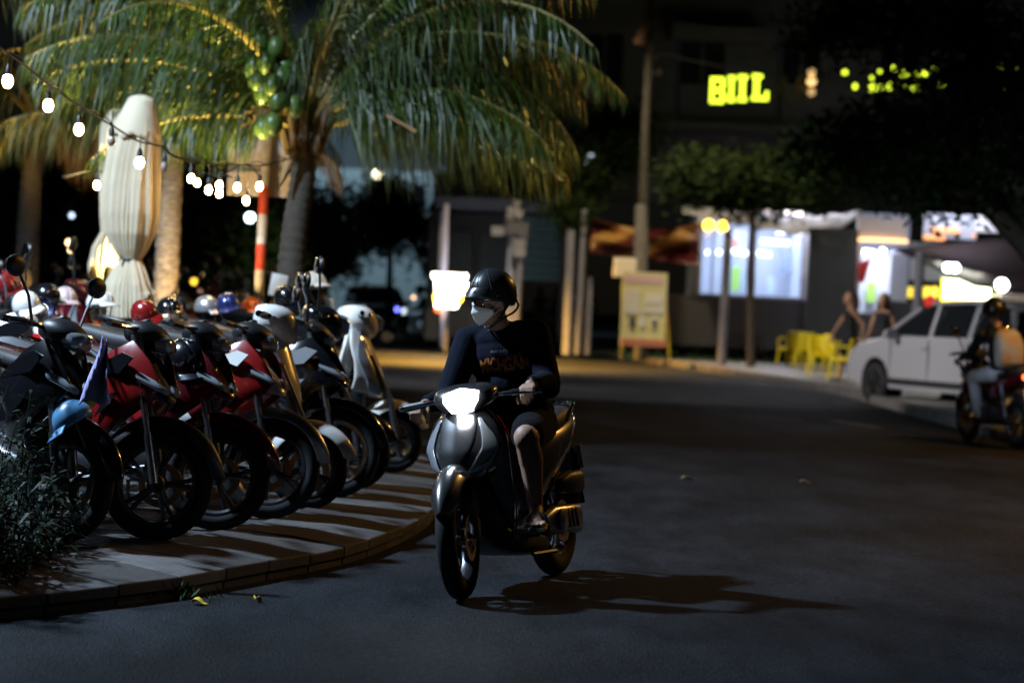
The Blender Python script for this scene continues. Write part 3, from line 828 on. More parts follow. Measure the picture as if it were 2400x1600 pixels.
# ------------------------------------------------------------------ ground, road, pavements
def asphalt():
    m = bpy.data.materials.new('asphalt'); m.use_nodes = True; t = m.node_tree; b = t.nodes['Principled BSDF']
    N = t.nodes.new; L = t.links.new
    tc = N('ShaderNodeTexCoord')
    def noise(s, d, r=.6, st=None, o=0):
        v = tc.outputs['Object']
        if st:
            mp = N('ShaderNodeMapping'); mp.inputs['Scale'].default_value = st; mp.inputs['Rotation'].default_value = (0, 0, o); L(v, mp.inputs[0]); v = mp.outputs[0]
        n = N('ShaderNodeTexNoise'); n.inputs['Scale'].default_value = s; n.inputs['Detail'].default_value = d; n.inputs['Roughness'].default_value = r; L(v, n.inputs[0]); return n.outputs[0]
    def mr(v, a, b_, c, d):
        x = N('ShaderNodeMapRange'); x.inputs[1].default_value = a; x.inputs[2].default_value = b_; x.inputs[3].default_value = c; x.inputs[4].default_value = d; L(v, x.inputs[0]); return x.outputs[0]
    def mul(a, c):
        x = N('ShaderNodeMath'); x.operation = 'MULTIPLY'; L(a, x.inputs[0])
        if isinstance(c, float): x.inputs[1].default_value = c
        else: L(c, x.inputs[1])
        return x.outputs[0]
    big = mr(noise(.35, 4, .6, (1, .55, 1), .5), .35, .65, .5, 1.45)
    mid = mr(noise(2.2, 5, .7, (1, .35, 1), 1.3), .33, .67, .45, 1.55)
    vo = N('ShaderNodeTexVoronoi'); vo.inputs['Scale'].default_value = 95; L(tc.outputs['Object'], vo.inputs[0])
    sp = mr(vo.outputs['Color'], .0, 1., .45, 1.7)
    v = mul(mul(big, mid), sp)
    cr = N('ShaderNodeMix'); cr.data_type = 'RGBA'; cr.blend_type = 'MULTIPLY'; cr.inputs[0].default_value = 1
    cr.inputs[6].default_value = (.0120, .0132, .0155, 1); L(v, cr.inputs[7]); L(cr.outputs[2], b.inputs['Base Color'])
    L(mr(noise(30, 3), .3, .7, .55, .8), b.inputs['Roughness']); b.inputs['Specular IOR Level'].default_value = .09
    bp = N('ShaderNodeBump'); bp.inputs['Strength'].default_value = .8; bp.inputs['Distance'].default_value = .006; L(vo.outputs['Distance'], bp.inputs['Height'])
    bp2 = N('ShaderNodeBump'); bp2.inputs['Strength'].default_value = .35; bp2.inputs['Distance'].default_value = .03; L(noise(6, 5, .7), bp2.inputs['Height']); L(bp.outputs[0], bp2.inputs['Normal'])
    L(bp2.outputs[0], b.inputs['Normal']); return m
asph = asphalt()
g = MB(); g.add([(-200, -10, 0), (200, -10, 0), (200, 300, 0), (-200, 300, 0)], [(0, 1, 2, 3)])
tag(g.build('road', asph, None, False, fix=False), kind='structure')

concA = mat('worn concrete slab', (.075, .07, .066), .75, noise=(3.5, .6), bump=(25, .5))
concB = mat('dark stained slab', (.038, .031, .027), .75, noise=(3.5, .5), bump=(25, .5))
concC = mat('pale concrete', (.105, .098, .094), .75, noise=(3.5, .55), bump=(25, .5))
jointm = mat('joint dirt', (.03, .027, .025), .95)
tileA = mat('pavement tile', (.075, .07, .066), .6, noise=(9, .4), bump=(40, .3))
tileB = mat('brown pavement tile', (.08, .05, .04), .6, noise=(9, .35), bump=(40, .3))
KZ, SZ = .095, .15
kerb_px = [(-700, 1470), (-300, 1430), (60, 1392), (262, 1371), (407, 1354), (585, 1322), (795, 1284), (912, 1247), (1003, 1201), (1035, 1155), (1040, 1112), (1015, 1080), (960, 1058), (880, 1040)]
kerb = catm([G(x, y, KZ).to_3d() for x, y in kerb_px] + [V((-2.6, 22.0, KZ)), V((-6, 23.6, KZ)), V((-14, 25, KZ))], 10)
# resample evenly
def resample(pts, step):
    out = [pts[0]]; acc = 0
    for a, b in zip(pts, pts[1:]):
        L = (b - a).length; d = step - acc
        while d < L: out.append(a.lerp(b, d / L)); d += step
        acc = (acc + L) % step
    return out
ks = resample(kerb, .44)
def inward(pts, i):
    d = (pts[min(i + 1, len(pts) - 1)] - pts[max(i - 1, 0)]); d.z = 0; d.normalize(); return V((-d.y, d.x, 0))
SL = .62
inn = [p + inward(ks, i) * SL for i, p in enumerate(ks)]
for k in range(3):
    inn = [inn[0]] + [(inn[i - 1] + inn[i] * 2 + inn[i + 1]) / 4 for i in range(1, len(inn) - 1)] + [inn[-1]]
near_pave = thing('pavement', None, None); near_pave['kind'] = 'structure'
b = MB()
ip = [V((p.x, p.y, SZ - .012)) for p in inn] + [V((-14, 30, SZ - .012)), V((-14, 8, SZ - .012))]
n_ = len(ip); b.add(ip, [tuple(range(n_))]); b.build('paving_bed', jointm, near_pave, False)
b = MB()
b.rings([[V((p.x, p.y, KZ - .02)) for p in ks], [V((q.x, q.y, SZ - .016)) for q in inn]], False, False); b.build('slope_bed', jointm, near_pave, False)
for i in range(len(ks) - 1):
    p0, p1, q0, q1 = ks[i], ks[i + 1], inn[i], inn[i + 1]
    if p0.x < -4: continue
    a, c = p0.lerp(p1, .006), p0.lerp(p1, .994); e, f = q0.lerp(q1, .006), q0.lerp(q1, .994)
    dz = random.uniform(-.008, .008)
    def up(p, z, k=0): return V((p.x, p.y, z + k))
    mid0, mid1 = a.lerp(e, .45), c.lerp(f, .45)
    b = MB()
    top = [up(a, KZ, dz), up(c, KZ, dz * .5), up(mid1, KZ + .034, dz), up(mid0, KZ + .034, dz), up(f, SZ), up(e, SZ)]
    bot = [up(p, -.03) if j < 2 else up(p, p.z - .05) for j, p in enumerate(top)]
    vs = top + [V((p.x, p.y, z)) for p, z in zip(top, (KZ - .05,) * 2 + (KZ - .02,) * 2 + (SZ - .05,) * 2)]
    b.add(vs, [(0, 1, 2, 3), (3, 2, 4, 5), (0, 6, 7, 1), (1, 7, 8, 2), (2, 8, 10, 4), (4, 10, 11, 5), (5, 11, 9, 3), (3, 9, 6, 0)])
    b.build('slab', [concA, concB, concC, concB][i % 4] if random.random() < .85 else concA, near_pave, False, bevel=.008)
    # kerb stone under the slab, set back 3 mm
    b = MB(); nrm = inward(ks, i)
    o0, o1 = p0.lerp(p1, .008) + nrm * .012, p0.lerp(p1, .992) + nrm * .012; r0, r1 = o0 + nrm * .14, o1 + nrm * .14
    z1 = KZ - .047
    b.add([up(o0, -.05), up(o1, -.05), up(r1, -.05), up(r0, -.05), up(o0, z1), up(o1, z1), up(r1, z1), up(r0, z1)], [(0, 1, 2, 3), (4, 5, 6, 7), (0, 1, 5, 4), (1, 2, 6, 5), (2, 3, 7, 6), (3, 0, 4, 7)])
    for v_ in b.v[:8]: v_.z = v_.z if v_.z < 0 else v_.z + random.uniform(-.004, .0)
    b.build('kerb_stone', concB if i % 3 else concA, near_pave, False, bevel=.01)
def inside(x, y, poly):
    c = False
    for (x0, y0), (x1, y1) in zip(poly, poly[1:] + poly[:1]):
        if (y0 > y) != (y1 > y) and x < (x1 - x0) * (y - y0) / (y1 - y0) + x0: c = not c
    return c
poly2 = [(p.x, p.y) for p in ip]
tp = None; cnt = 0
for iy in range(24):
    for ix in range(13):
        x, y = -5.2 + ix * .41 + (iy % 2) * .2, 11.6 + iy * .41
        if abs(x) > .235 * y + .5: continue
        if all(inside(x + a, y + c, poly2) for a in (-.19, .19) for c in (-.19, .19)):
            if tp is None:
                b = MB(); b.box((0, 0, -.02), (.395, .395, .04))
                for q in range(6): b.box((0, -.165 + q * .066, .002), (.38, .035, .006))
                tp = b.build('paving_tile', tileA, near_pave, False, bevel=.003); o = tp
            else: o = again(tp, 'paving_tile', tileB if (ix + iy * 2) % 5 == 0 else tileA, near_pave)
            o.location = (x, y, SZ - .004 + random.uniform(-.003, .003)); o.rotation_euler = (random.uniform(-.006, .006), random.uniform(-.006, .006), 0); cnt += 1

# far pavement
fk_px = [(-2200, 812), (200, 800), (700, 800), (1040, 806), (1300, 825), (1560, 856), (1800, 892), (2000, 930), (2200, 985), (2600, 1100), (3000, 1240)]
fk = catm([G(x, y, .0) for x, y in fk_px], 5)
farp = thing('far_pavement', None, None); farp['kind'] = 'structure'
b = MB(); pts = [V((p.x, p.y, .12)) for p in fk]
b.add(pts + [V((30, 140, .12)), V((-90, 140, .12))], [tuple(range(len(pts) + 2))])
b.build('paving', mat('far paving', (.20, .19, .18), .55, noise=(1.5, .4), bump=(15, .3)), farp, False)
ks2 = resample(fk, 1.5)
for i in range(len(ks2) - 1):
    p0, p1 = ks2[i].lerp(ks2[i + 1], .01), ks2[i].lerp(ks2[i + 1], .99)
    if abs(p0.x) > 12: continue
    nr = inward(ks2, i)
    b = MB(); q0, q1 = p0 - nr * .15, p1 - nr * .15
    f0, f1 = p0 + nr * .1, p1 + nr * .1
    b.add([V((p.x, p.y, z)) for z in (-.02, .126) for p in (q0, q1, f1, f0)], [(0, 1, 2, 3), (4, 5, 6, 7), (0, 1, 5, 4), (1, 2, 6, 5), (2, 3, 7, 6), (3, 0, 4, 7)])
    b.build('kerb_stone', concC, farp, False, bevel=.02)
# worn lane dashes
lane = mat('worn road paint', (.22, .20, .15), .7, noise=(9, .6), col2=(.06, .055, .05))
for (x0, y0, x1, y1) in ((1300, 908, 1425, 914), (1600, 948, 1716, 958), (1740, 975, 1880, 984), (1950, 985, 2060, 1003), (1230, 880, 1290, 884)):
    a, c = G(x0, y0), G(x1, y1); d = (c - a).normalized(); n = V((-d.y, d.x, 0)) * .07
    b = MB(); b.add([V((p.x, p.y, .004)) for p in (a - n, c - n, c + n, a + n)], [(0, 1, 2, 3)]); tag(b.build('road_marking', lane, None, False, fix=False), kind='structure')
# fallen leaves
def leaf_on_road(px, py, L, wd, rz, m, label):
    p = G(px, py, .006); b = MB()
    b.grid(lambda u, v: V(((u - .5) * L, (v - .5) * wd * sin(pi * (u * .96 + .02)) ** .7, .012 * abs(v - .5) * 2 + .012 * sin(u * 5))), 8, 4)
    o = b.build('fallen_leaf', m, None, True, solid=.001); o.location = p; o.rotation_euler = (0, 0, rz)
    tag(o, label, 'leaf')
lm1 = mat('dry leaf', (.55, .38, .2), .7); lm2 = mat('yellow leaf', (.75, .5, .04), .6)
leaf_on_road(1612, 1122, .13, .05, .5, lm1, 'pale dry leaf lying on the open road right of the ridden scooter')
leaf_on_road(1888, 1130, .10, .035, .2, lm1, 'small dull leaf on the road farther right of the pale dry leaf')
leaf_on_road(467, 1413, .07, .09, 0, lm2, 'round yellow leaf on the asphalt in front of the kerb')
leaf_on_road(604, 1407, .035, .05, .7, lm2, 'tiny yellow leaf scrap on the asphalt right of the round yellow leaf')
grassm = mat('kerb weed', (.03, .09, .02), .7)
def weeds(c, n, h, spread, label=None):
    b = MB()
    for k in range(n):
        x, y = random.gauss(0, spread[0]), random.gauss(0, spread[1]); a = random.uniform(0, 6.28); l = h * random.uniform(.5, 1.2); q = V((cos(a), sin(a), 0)); s_ = V((-q.y, q.x, 0)) * .004
        p = V((x, y, 0)); b.add([p - s_, p + s_, p + q * l * .35 + V((0, 0, l * .7)) + s_ * .6, p + q * l * .8 + V((0, 0, l))], [(0, 1, 2, 3)])
    o = b.build('grass', grassm, None, False, fix=False, kind='stuff'); o.location = c
weeds(G(385, 1398), 120, .07, (.10, .05))
weeds(G(1620, 850), 700, .22, (.9, 1.5)); weeds(G(1350, 815), 700, .25, (1.2, 2.5))

# ------------------------------------------------------------------ lamps that light the street
steel = mat('galvanised steel', (.25, .25, .26), .45, .7)
def street_lamp(label, base, h, arm, energy, col, target, spot=150, size=.25, blend=.6, pole=True):
    root = thing('street_lamp', label, 'street lamp', base)
    if pole: b = MB(); b.tube([(0, 0, 0), (0, 0, .6), (0, 0, h)], [.10, .07, .045], 12); b.build('pole', steel, root)
    b = MB(); b.tube([(0, 0, h - .1), (arm[0] * .4, arm[1] * .4, h + .25), (arm[0], arm[1], h + .3)], .03, 8); b.build('arm', steel, root)
    lx, ly, lz = base[0] + arm[0], base[1] + arm[1], h + .26
    b = MB(); b.loft([(-.35, 0, .02, .06, .03, 3, 0), (0, 0, .03, .14, .05, 3, 0), (.35, 0, .02, .10, .03, 3, 0)], 16)
    o = b.build('lamp_head', steel, root); o.location = (arm[0], arm[1], h + .32); o.rotation_euler = (0, 0, atan2(arm[1], arm[0]))
    b = MB(); b.box((0, 0, -.005), (.5, .2, .01)); o2 = b.build('diffuser', mat('lit diffuser ' + label[:10], col, emit=(col, 20)), o)
    o2.location = (0, 0, -.035)
    add_light('street_light', 'SPOT', (lx, ly, lz - .12), energy, col, size, spot, target)
street_lamp('cool white led street lamp left of the parked motorbikes, outside the picture', (-9.3, 13.6, 0), 8.2, (1.6, 0), 11000, (.58, .77, 1.), (-3.0, 16.6, 0), 104, .3, 1.)
street_lamp('amber sodium street lamp right of the road, outside the picture', (11.5, 25, 0), 8, (-1.6, -.3), 2100, (1., .50, .10), (-.5, 24, 0), 104, .2, 1.)
pq = W(1508, 800, 58)
street_lamp('amber sodium lamp on a long arm of the utility pole, above the picture', (pq.x, pq.y, .12), 10.6, (-1.9, -4.6), 4300, (1., .82, .52), (1.0, 55.5, 0), 96, .3, .5, pole=False)  # unseen lamp added to brighten the poster and banner
street_lamp('amber lamp hung on a span wire over the far road, behind the palm leaves', (-1.5, 57.5, .12), 5.4, (0, .01), 15000, (1., .50, .08), (-1.2, 56.5, 0), 104, .3, 1., pole=False)  # unseen lamp added to imitate the amber glare on the far road
street_lamp('white street lamp left of the road facing the silver car, outside the picture', (-10.2, 34, 0), 8, (1.6, 0), 14000, (1., .93, .88), (6.0, 45, 0), 56, .3, 1.)
# ------------------------------------------------------------------ palms
rachm = mat('palm rachis', (.22, .17, .05), .5, noise=(6, .3))
leafm = mat('palm leaflet', (.034, .060, .006), .42, noise=(3, .5), spec=.4)
leafm2 = mat('old palm leaflet', (.08, .085, .012), .5, noise=(3, .5))
deadm = mat('dead palm leaf', (.34, .20, .08), .7, noise=(5, .4))
trunkm = mat('palm trunk', (.055, .045, .032), .85, noise=(12, .5), bump=(20, .8), stretch=(1, 1, 4))
trunkw = mat('whitewashed trunk', (.62, .60, .55), .85, noise=(14, .35), bump=(20, .6), stretch=(1, 1, 3))
def frond(parent, base, az, el, L, droop, ll=.6, nl=58, lm=None, rr=.03, grav=1., side_bend=0., rm=None):
    base = V(base); az, el, droop = rad(az), rad(el), rad(droop); n = 16; pts = [base]; dirs = []
    for i in range(n):
        t = (i + .5) / n; e = el - droop * t ** 1.25; a = az + rad(side_bend) * t
        d = V((cos(e) * cos(a), cos(e) * sin(a), sin(e))); dirs.append(d); pts.append(pts[-1] + d * (L / n))
    b = MB(); b.tube(pts, [rr * (1 - .85 * (i / n)) + .003 for i in range(n + 1)], 6)
    fr = b.build('frond', rm or rachm, parent)
    b = MB()
    nl = int(nl * 1.35)
    for s in (-1, 1):
        for k in range(nl):
            t = .12 + .88 * (k + random.random() * .5) / nl; x = t * n; i = min(int(x), n - 1); p = pts[i].lerp(pts[i + 1], x - i); d = dirs[i]
            side = V((-sin(az), cos(az), 0)) * s
            l = 1.22 * ll * (sin(pi * min(1, .22 + t * .74)) ** .6) * random.uniform(.8, 1.12)
            g_ = grav * random.uniform(.25, 1.25)
            d0 = (side * .9 + d * .55 + V((0, 0, .25 - .3 * g_))).normalized(); d1 = (side * .35 + d * .35 + V((0, 0, -1.0 * g_))).normalized(); d2 = (side * .12 + d * .2 + V((random.uniform(-.2, .2), random.uniform(-.2, .2), -.3 - 1.0 * g_))).normalized()
            wv = d.cross(d0).cross(d0).normalized() * .0085 if random.random() < .5 else d.normalized() * .009
            q0 = p; q1 = p + d0 * l * .17; q2 = q1 + d1 * l * .33; q3 = q2 + d2 * l * .52
            b.add([q0 - wv * .5, q0 + wv * .5, q1 - wv, q1 + wv, q2 - wv * .8, q2 + wv * .8, q3], [(0, 1, 3, 2), (2, 3, 5, 4), (4, 5, 6)])
    lv = b.build('leaflets', lm or leafm, fr, False, fix=False, kind='stuff')
    return fr
trunkp = mat('pale palm trunk', (.34, .28, .20), .85, noise=(12, .5), bump=(20, .8), stretch=(1, 1, 4), col2=(.10, .07, .04))  # paler copy of the trunk colour, flood light put into it
def palm_trunk(root, pts, r0, r1, white=.0, rings=.09, tm=None):
    'ringed trunk; the lowest share white of it is whitewashed'
    path = catm(pts, 24); L = sum((a - c).length for a, c in zip(path, path[1:])); acc = 0; out = []; rs = []
    P = resample(path, rings / 3)
    for i, p in enumerate(P):
        t = i / len(P); rs.append((r0 + (r1 - r0) * t) * (1 + (.06, .02, -.035)[i % 3] + random.uniform(-.02, .02)) * (1 + .45 * max(0, 1 - t * 9) ** 2))
    k = int(len(P) * white)
    b = MB(); b.tube(P[max(k - 1, 0):], rs[max(k - 1, 0):], 18); b.build('trunk', tm or trunkm, root)
    if k > 2:
        b = MB(); b.tube(P[:k], [x * 1.01 for x in rs[:k]], 18); b.build('painted_trunk', trunkw, root)
def rel(root, p): return V(p) - root.location
# main coconut palm
Zp = 21.5
base = W(668, 760, Zp); base.z = SZ
mp_ = thing('coconut_palm', 'large coconut palm with green coconuts arching over the parked motorbikes, trunk behind the white scooter', 'palm tree', base)
crown = W(712, 300, Zp)
palm_trunk(mp_, [rel(mp_, p) for p in (base, W(682, 640, Zp), W(700, 480, Zp), W(722, 345, Zp))], .145, .10, .24)
cr = rel(mp_, crown)
for a in ((-3, 42, 2.75, 108, .75, 100), (6, 20, 2.4, 62, .75, 90), (14, 34, 2.6, 85, .75, 90), (-12, 28, 2.3, 75, .7, 84), (182, 34, 2.4, 62, .7, 90), (176, 62, 3.0, 95, .7, 84), (188, 48, 2.6, 80, .75, 84), (170, 20, 2.2, 45, .7, 80), (150, 78, 3.2, 60, .62, 60), (200, 12, 1.9, 55, .55, 56),
          (18, 64, 3.2, 80, .66, 66), (40, 80, 3.2, 60, .62, 56), (-28, 58, 3.2, 100, .66, 66), (90, 60, 3.0, 90, .62, 56), (120, 40, 2.8, 80, .62, 56), (60, 35, 3.0, 90, .62, 56),
          (-2, 58, 2.9, 118, .7, 90), (-62, 72, 2.8, 85, .6, 60), (30, 50, 3.0, 95, .75, 80), (0, 72, 3.4, 95, .7, 70), (185, 80, 3.3, 70, .7, 70), (-120, 74, 2.6, 80, .6, 60), (225, 58, 2.5, 95, .58, 60), (-10, 80, 3.3, 70, .66, 60), (12, 50, 3.2, 95, .66, 70), (160, 50, 3.1, 85, .62, 64), (2, 30, 2.2, 75, .6, 60)):
    az, el, L, dr, ll, nl = a
    frond(mp_, cr + V((cos(rad(az)) * .06, sin(rad(az)) * .06, random.uniform(-.05, .12))), az, el, L, dr, ll, nl, random.choice((leafm, leafm, leafm, leafm2)), .034)
for az, el, L in ((10, -20, .5),):
    frond(mp_, cr + V((0, 0, -.12)), az, el, L, 50, .3, 16, deadm, .02, rm=deadm)
# leaf bases and hanging sheath at the crown
for k in range(9):
    a = k * 2.4; b = MB(); b.tube([cr + V((cos(a) * .10, sin(a) * .10, -.28 + k * .012)), cr + V((cos(a) * .16, sin(a) * .16, -.12 + k * .012)), cr + V((cos(a) * .26, sin(a) * .26, .10 + .02 * k))], [.055, .045, .03], 6)
    b.build('leaf_base', mat('leaf base fibre', (.12, .075, .04), .8, noise=(14, .5)), mp_)
b = MB(); b.grid(lambda u, v: rel(mp_, W(692, 350, Zp - .25)) + V((-.02 - .10 * v + (u - .5) * .12 * (1 - v) ** .6, (u - .5) ** 2 * .1, -.33 * v)), 4, 8); b.build('dry_sheath', deadm, mp_, solid=.004)
cocm = mat('green coconut', (.08, .12, .015), .4, noise=(6, .5), col2=(.04, .09, .02))
for px, py, dz in ((612, 100, 0), (600, 128, .05), (648, 112, 0), (596, 158, 0), (626, 150, -.1), (662, 180, -.05), (604, 190, 0), (640, 200, -.12), (676, 212, .05), (618, 222, 0), (652, 236, -.1), (668, 150, .1), (640, 292, -.15), (618, 300, .0), (690, 250, 0)):
    b = MB(); b.ell((0, 0, 0), (.085, .085, .105), 14, 10); o = b.build('coconut', cocm, mp_); o.location = rel(mp_, W(px, py, Zp - .3 + dz)); o.rotation_euler = (random.uniform(-.4, .4), random.uniform(-.4, .4), 0)
for k in range(14):
    a = V(rel(mp_, W(655 + random.uniform(-20, 30), 265, Zp - .25))); c = V(rel(mp_, W(random.uniform(560, 660), random.uniform(240, 300), Zp - .3)))
    b = MB(); b.tube([a, a.lerp(c, .5) + V((0, 0, .04)), c], .006, 5); b.build('flower_stalk', deadm, mp_)
b = MB(); b.tube([rel(mp_, W(905, 270, Zp - .5)), rel(mp_, W(975, 308, Zp - .5))], .014, 6); b.build('broken_stalk', deadm, mp_)
# second palm, left of the first
base = W(384, 735, 24.5); base.z = SZ
p2 = thing('coconut_palm', 'slimmer palm with a pale floodlit ringed trunk right beside the closed umbrella', 'palm tree', base)
palm_trunk(p2, [rel(p2, p) for p in (base, W(392, 600, 24.5), W(400, 430, 24.5), W(405, 330, 24.5))], .135, .11, .42, .15, tm=trunkp)
c2 = rel(p2, W(408, 310, 24.5))
for az, el, L, dr in ((178, 55, 2.8, 110), (150, 30, 2.5, 80), (10, 60, 2.6, 110), (40, 35, 2.3, 90), (200, 78, 3.0, 80), (-20, 78, 3.0, 80), (240, 50, 2.2, 110), (300, 55, 2.2, 110), (90, 70, 2.8, 90), (185, 20, 2.2, 60)):
    frond(p2, c2, az, el, L, dr, .6, 50, random.choice((leafm, leafm2)), .03)
# third palm at the left edge
base = W(62, 650, 27); base.z = SZ
p3 = thing('coconut_palm', 'palm at the left edge with whitewashed trunk foot and amber hanging leaves', 'palm tree', base)
palm_trunk(p3, [rel(p3, p) for p in (base, W(66, 560, 27), W(72, 420, 27), W(80, 300, 27))], .15, .11, .2, .12)
c3 = rel(p3, W(82, 285, 27))
for az, el, L, dr, m_ in ((5, 60, 2.4, 110, deadm), (20, 45, 2.6, 90, leafm2), (175, 50, 2.6, 100, leafm), (60, 60, 2.6, 90, leafm), (200, 70, 2.6, 100, leafm), (300, 60, 2.2, 110, leafm2), (-15, 75, 3.0, 90, leafm), (-40, 10, 1.8, 70, deadm), (-10, -10, 1.5, 60, deadm)):
    frond(p3, c3, az, el, L, dr, .62, 52, m_, .03, rm=deadm if m_ is deadm else None)
# fourth, crown above the frame at the top left
base = V((-5.6, 23.5, SZ))
p4 = thing('coconut_palm', 'palm standing outside the left edge whose long dark leaves hang into the top left corner', 'palm tree', base)
palm_trunk(p4, [V((0, 0, 0)), V((.1, .1, 1.6)), V((.3, .1, 3.9))], .16, .12, .2, .12)
for az, el, L, dr, m_ in ((0, 20, 3.2, 55, leafm), (15, 40, 3.4, 70, leafm), (-18, 30, 3.0, 70, leafm), (-40, 35, 2.6, 90, leafm), (40, 45, 3.0, 90, leafm2), (90, 50, 2.6, 90, leafm), (180, 50, 2.6, 90, leafm), (230, 50, 2.6, 90, leafm), (300, 45, 2.4, 90, leafm), (5, 8, 2.6, 45, leafm2)):
    frond(p4, (.3, .1, 3.95), az, el, L, dr, .66, 56, m_, .035)

# ------------------------------------------------------------------ generic leafy trees
def leafcloud(b, blobs, n, size, seed=0):
    rnd = random.Random(seed); tot = sum(r[0] * r[1] * r[2] for _, r in blobs)
    for c, r in blobs:
        k = int(n * r[0] * r[1] * r[2] / tot); nc = max(6, k // 14)
        cl = []
        for _ in range(nc):
            q = V((rnd.gauss(0, 1), rnd.gauss(0, 1), rnd.gauss(0, 1))).normalized() * rnd.random() ** .4
            cl.append(V(c) + V((q.x * r[0], q.y * r[1], q.z * r[2])))
        for _ in range(k):
            p = rnd.choice(cl) + V((rnd.gauss(0, 1), rnd.gauss(0, 1), rnd.gauss(0, .7))) * size * 1.5
            a = V((rnd.gauss(0, 1), rnd.gauss(0, 1), rnd.gauss(0, .6))).normalized(); u = a.orthogonal().normalized(); s = size * rnd.uniform(.6, 1.3)
            b.add([p - a * s * .5, p + u * s * .25, p + a * s * .6, p - u * s * .25], [(0, 1, 2, 3)])
leafA = mat('dark tree leaf', (.018, .042, .010), .7, spec=.15); leafB = mat('tree leaf', (.012, .024, .004), .7, spec=.1)
barkm = mat('tree bark', (.12, .09, .06), .9, noise=(10, .4), bump=(18, .7))
def tree(label, base, trunk, limbs, blobs, n, size, lm, seed, r=.18, name='tree'):
    root = thing(name, label, 'tree', base)
    b = MB(); b.tube([rel(root, p) for p in trunk], [r * (1 - .45 * i / max(1, len(trunk) - 1)) for i in range(len(trunk))], 10); b.build('trunk', barkm, root)
    for lb in limbs:
        b = MB(); b.tube([rel(root, p) for p in lb], [r * .5 * (1 - .6 * i / max(1, len(lb) - 1)) for i in range(len(lb))], 8); b.build('branch', barkm, root)
    b = MB(); leafcloud(b, [(rel(root, c), rr) for c, rr in blobs], n, size, seed); b.build('crown', lm, root, False, fix=False, kind='stuff')
    return root
def gz(p, z=.12): q = V(p); q.z = z; return q
def blob_px(px, py, Z, rx, ry, rz=None):
    s = FPX / Z; return (W(px, py, Z), (rx / s, (rz or rx) / s, ry / s))
# row of trees in front of the shops
tree('dark leafy street tree between the utility pole and the lit shop', gz(W(1762, 800, 56)), [gz(W(1762, 800, 56)), W(1758, 640, 56), W(1765, 500, 56), W(1790, 400, 56)], [[W(1765, 500, 56), W(1680, 420, 56)], [W(1770, 470, 56), W(1900, 400, 56)]],
     [blob_px(1650, 420, 55, 100, 65), blob_px(1790, 440, 56, 140, 75), blob_px(1930, 410, 55, 120, 80)], 9000, .16, leafB, 3, .10)
tree('low broad tree in front of the dark building left of the utility pole', gz(W(1375, 810, 62)), [gz(W(1375, 810, 62)), W(1368, 640, 62), W(1380, 480, 62)], [[W(1380, 480, 62), W(1250, 420, 62)], [W(1380, 480, 62), W(1460, 330, 62)]],
     [blob_px(1180, 430, 63, 90, 22), blob_px(1330, 400, 62, 120, 50), blob_px(1450, 320, 62, 90, 80), blob_px(1340, 500, 61, 60, 40)], 7500, .17, leafB, 4, .09)
tree('big dark tree in the upper right corner hiding most of the yellow letters', gz(W(2620, 1060, 33)), [gz(W(2620, 1060, 33)), W(2540, 760, 33), W(2400, 570, 33), W(2300, 470, 33)], [[W(2400, 570, 33), W(2250, 330, 34), W(2050, 230, 35)], [W(2540, 760, 33), W(2500, 300, 33)], [W(2300, 470, 33), W(2150, 430, 33)]],
     [blob_px(2050, 350, 36, 230, 110, 120), blob_px(2300, 230, 34, 220, 230, 150), blob_px(1990, 70, 36, 170, 70, 120), blob_px(2200, 440, 33, 230, 75, 100), blob_px(2150, 20, 36, 260, 90, 120)], 14000, .13, leafA, 5, .22)
for i, (px, py, Z, rx, ry, lab) in enumerate(((915, 500, 78, 75, 80, 'dark round tree in front of the pale building, centre left'), (765, 540, 70, 60, 110, 'dark tree behind the trunk of the large palm'), (1075, 560, 76, 70, 90, 'dark small tree left of the grey utility boxes'), (560, 560, 60, 90, 110, 'dim green tree behind the red and white post'), (180, 480, 62, 170, 140, 'dark tree mass behind the closed umbrella'))):
    tree(lab, gz(W(px, 700, Z)), [gz(W(px, 700, Z)), W(px, py + ry * .6, Z)], [], [blob_px(px, py, Z, rx, ry), blob_px(px + rx * .4, py + ry * .4, Z, rx * .7, ry * .6), blob_px(px - rx * .3, py + ry * .5, Z, rx * .8, ry * .6)], 4500, .24, leafA, 20 + i, .14)
# leafy plant in the near left corner
pl_ = thing('shrub', 'dark leafy shrub with narrow blades in the near left corner of the pavement', 'shrub', (-2.35, 11.0, .1))
lanc = mat('narrow shrub leaf', (.007, .018, .005), .6, spec=.15)
rnd = random.Random(9); b = MB(); stm = MB()
for k in range(190):
    x, y = rnd.uniform(-.80, .30), rnd.uniform(-.55, .9); h = rnd.uniform(.35, 1.12) * (1.0 - max(0, x + .22) * 1.5); lean_ = V((rnd.gauss(0, .16) + .06, rnd.gauss(0, .12), 1)).normalized()
    p0 = V((x, y, 0)); p1 = p0 + lean_ * h; stm.tube([p0, p1], .003, 4)
    for j in range(22):
        t = rnd.uniform(.15, 1.); a = rnd.uniform(0, 6.28); q = p0.lerp(p1, t); d = V((cos(a), sin(a), rnd.uniform(-.2, .9))).normalized(); l = rnd.uniform(.07, .15); s_ = d.cross(V((0, 0, 1))).normalized() * l * .085
        q1 = q + d * l * .5; q2 = q + d * l + V((0, 0, -.35 * l))
        b.add([q, q1 - s_, q1 + s_, q2], [(0, 1, 3, 2)])
stm.build('stems', lanc, pl_, kind='stuff'); b.build('leaves', lanc, pl_, False, fix=False, kind='stuff')
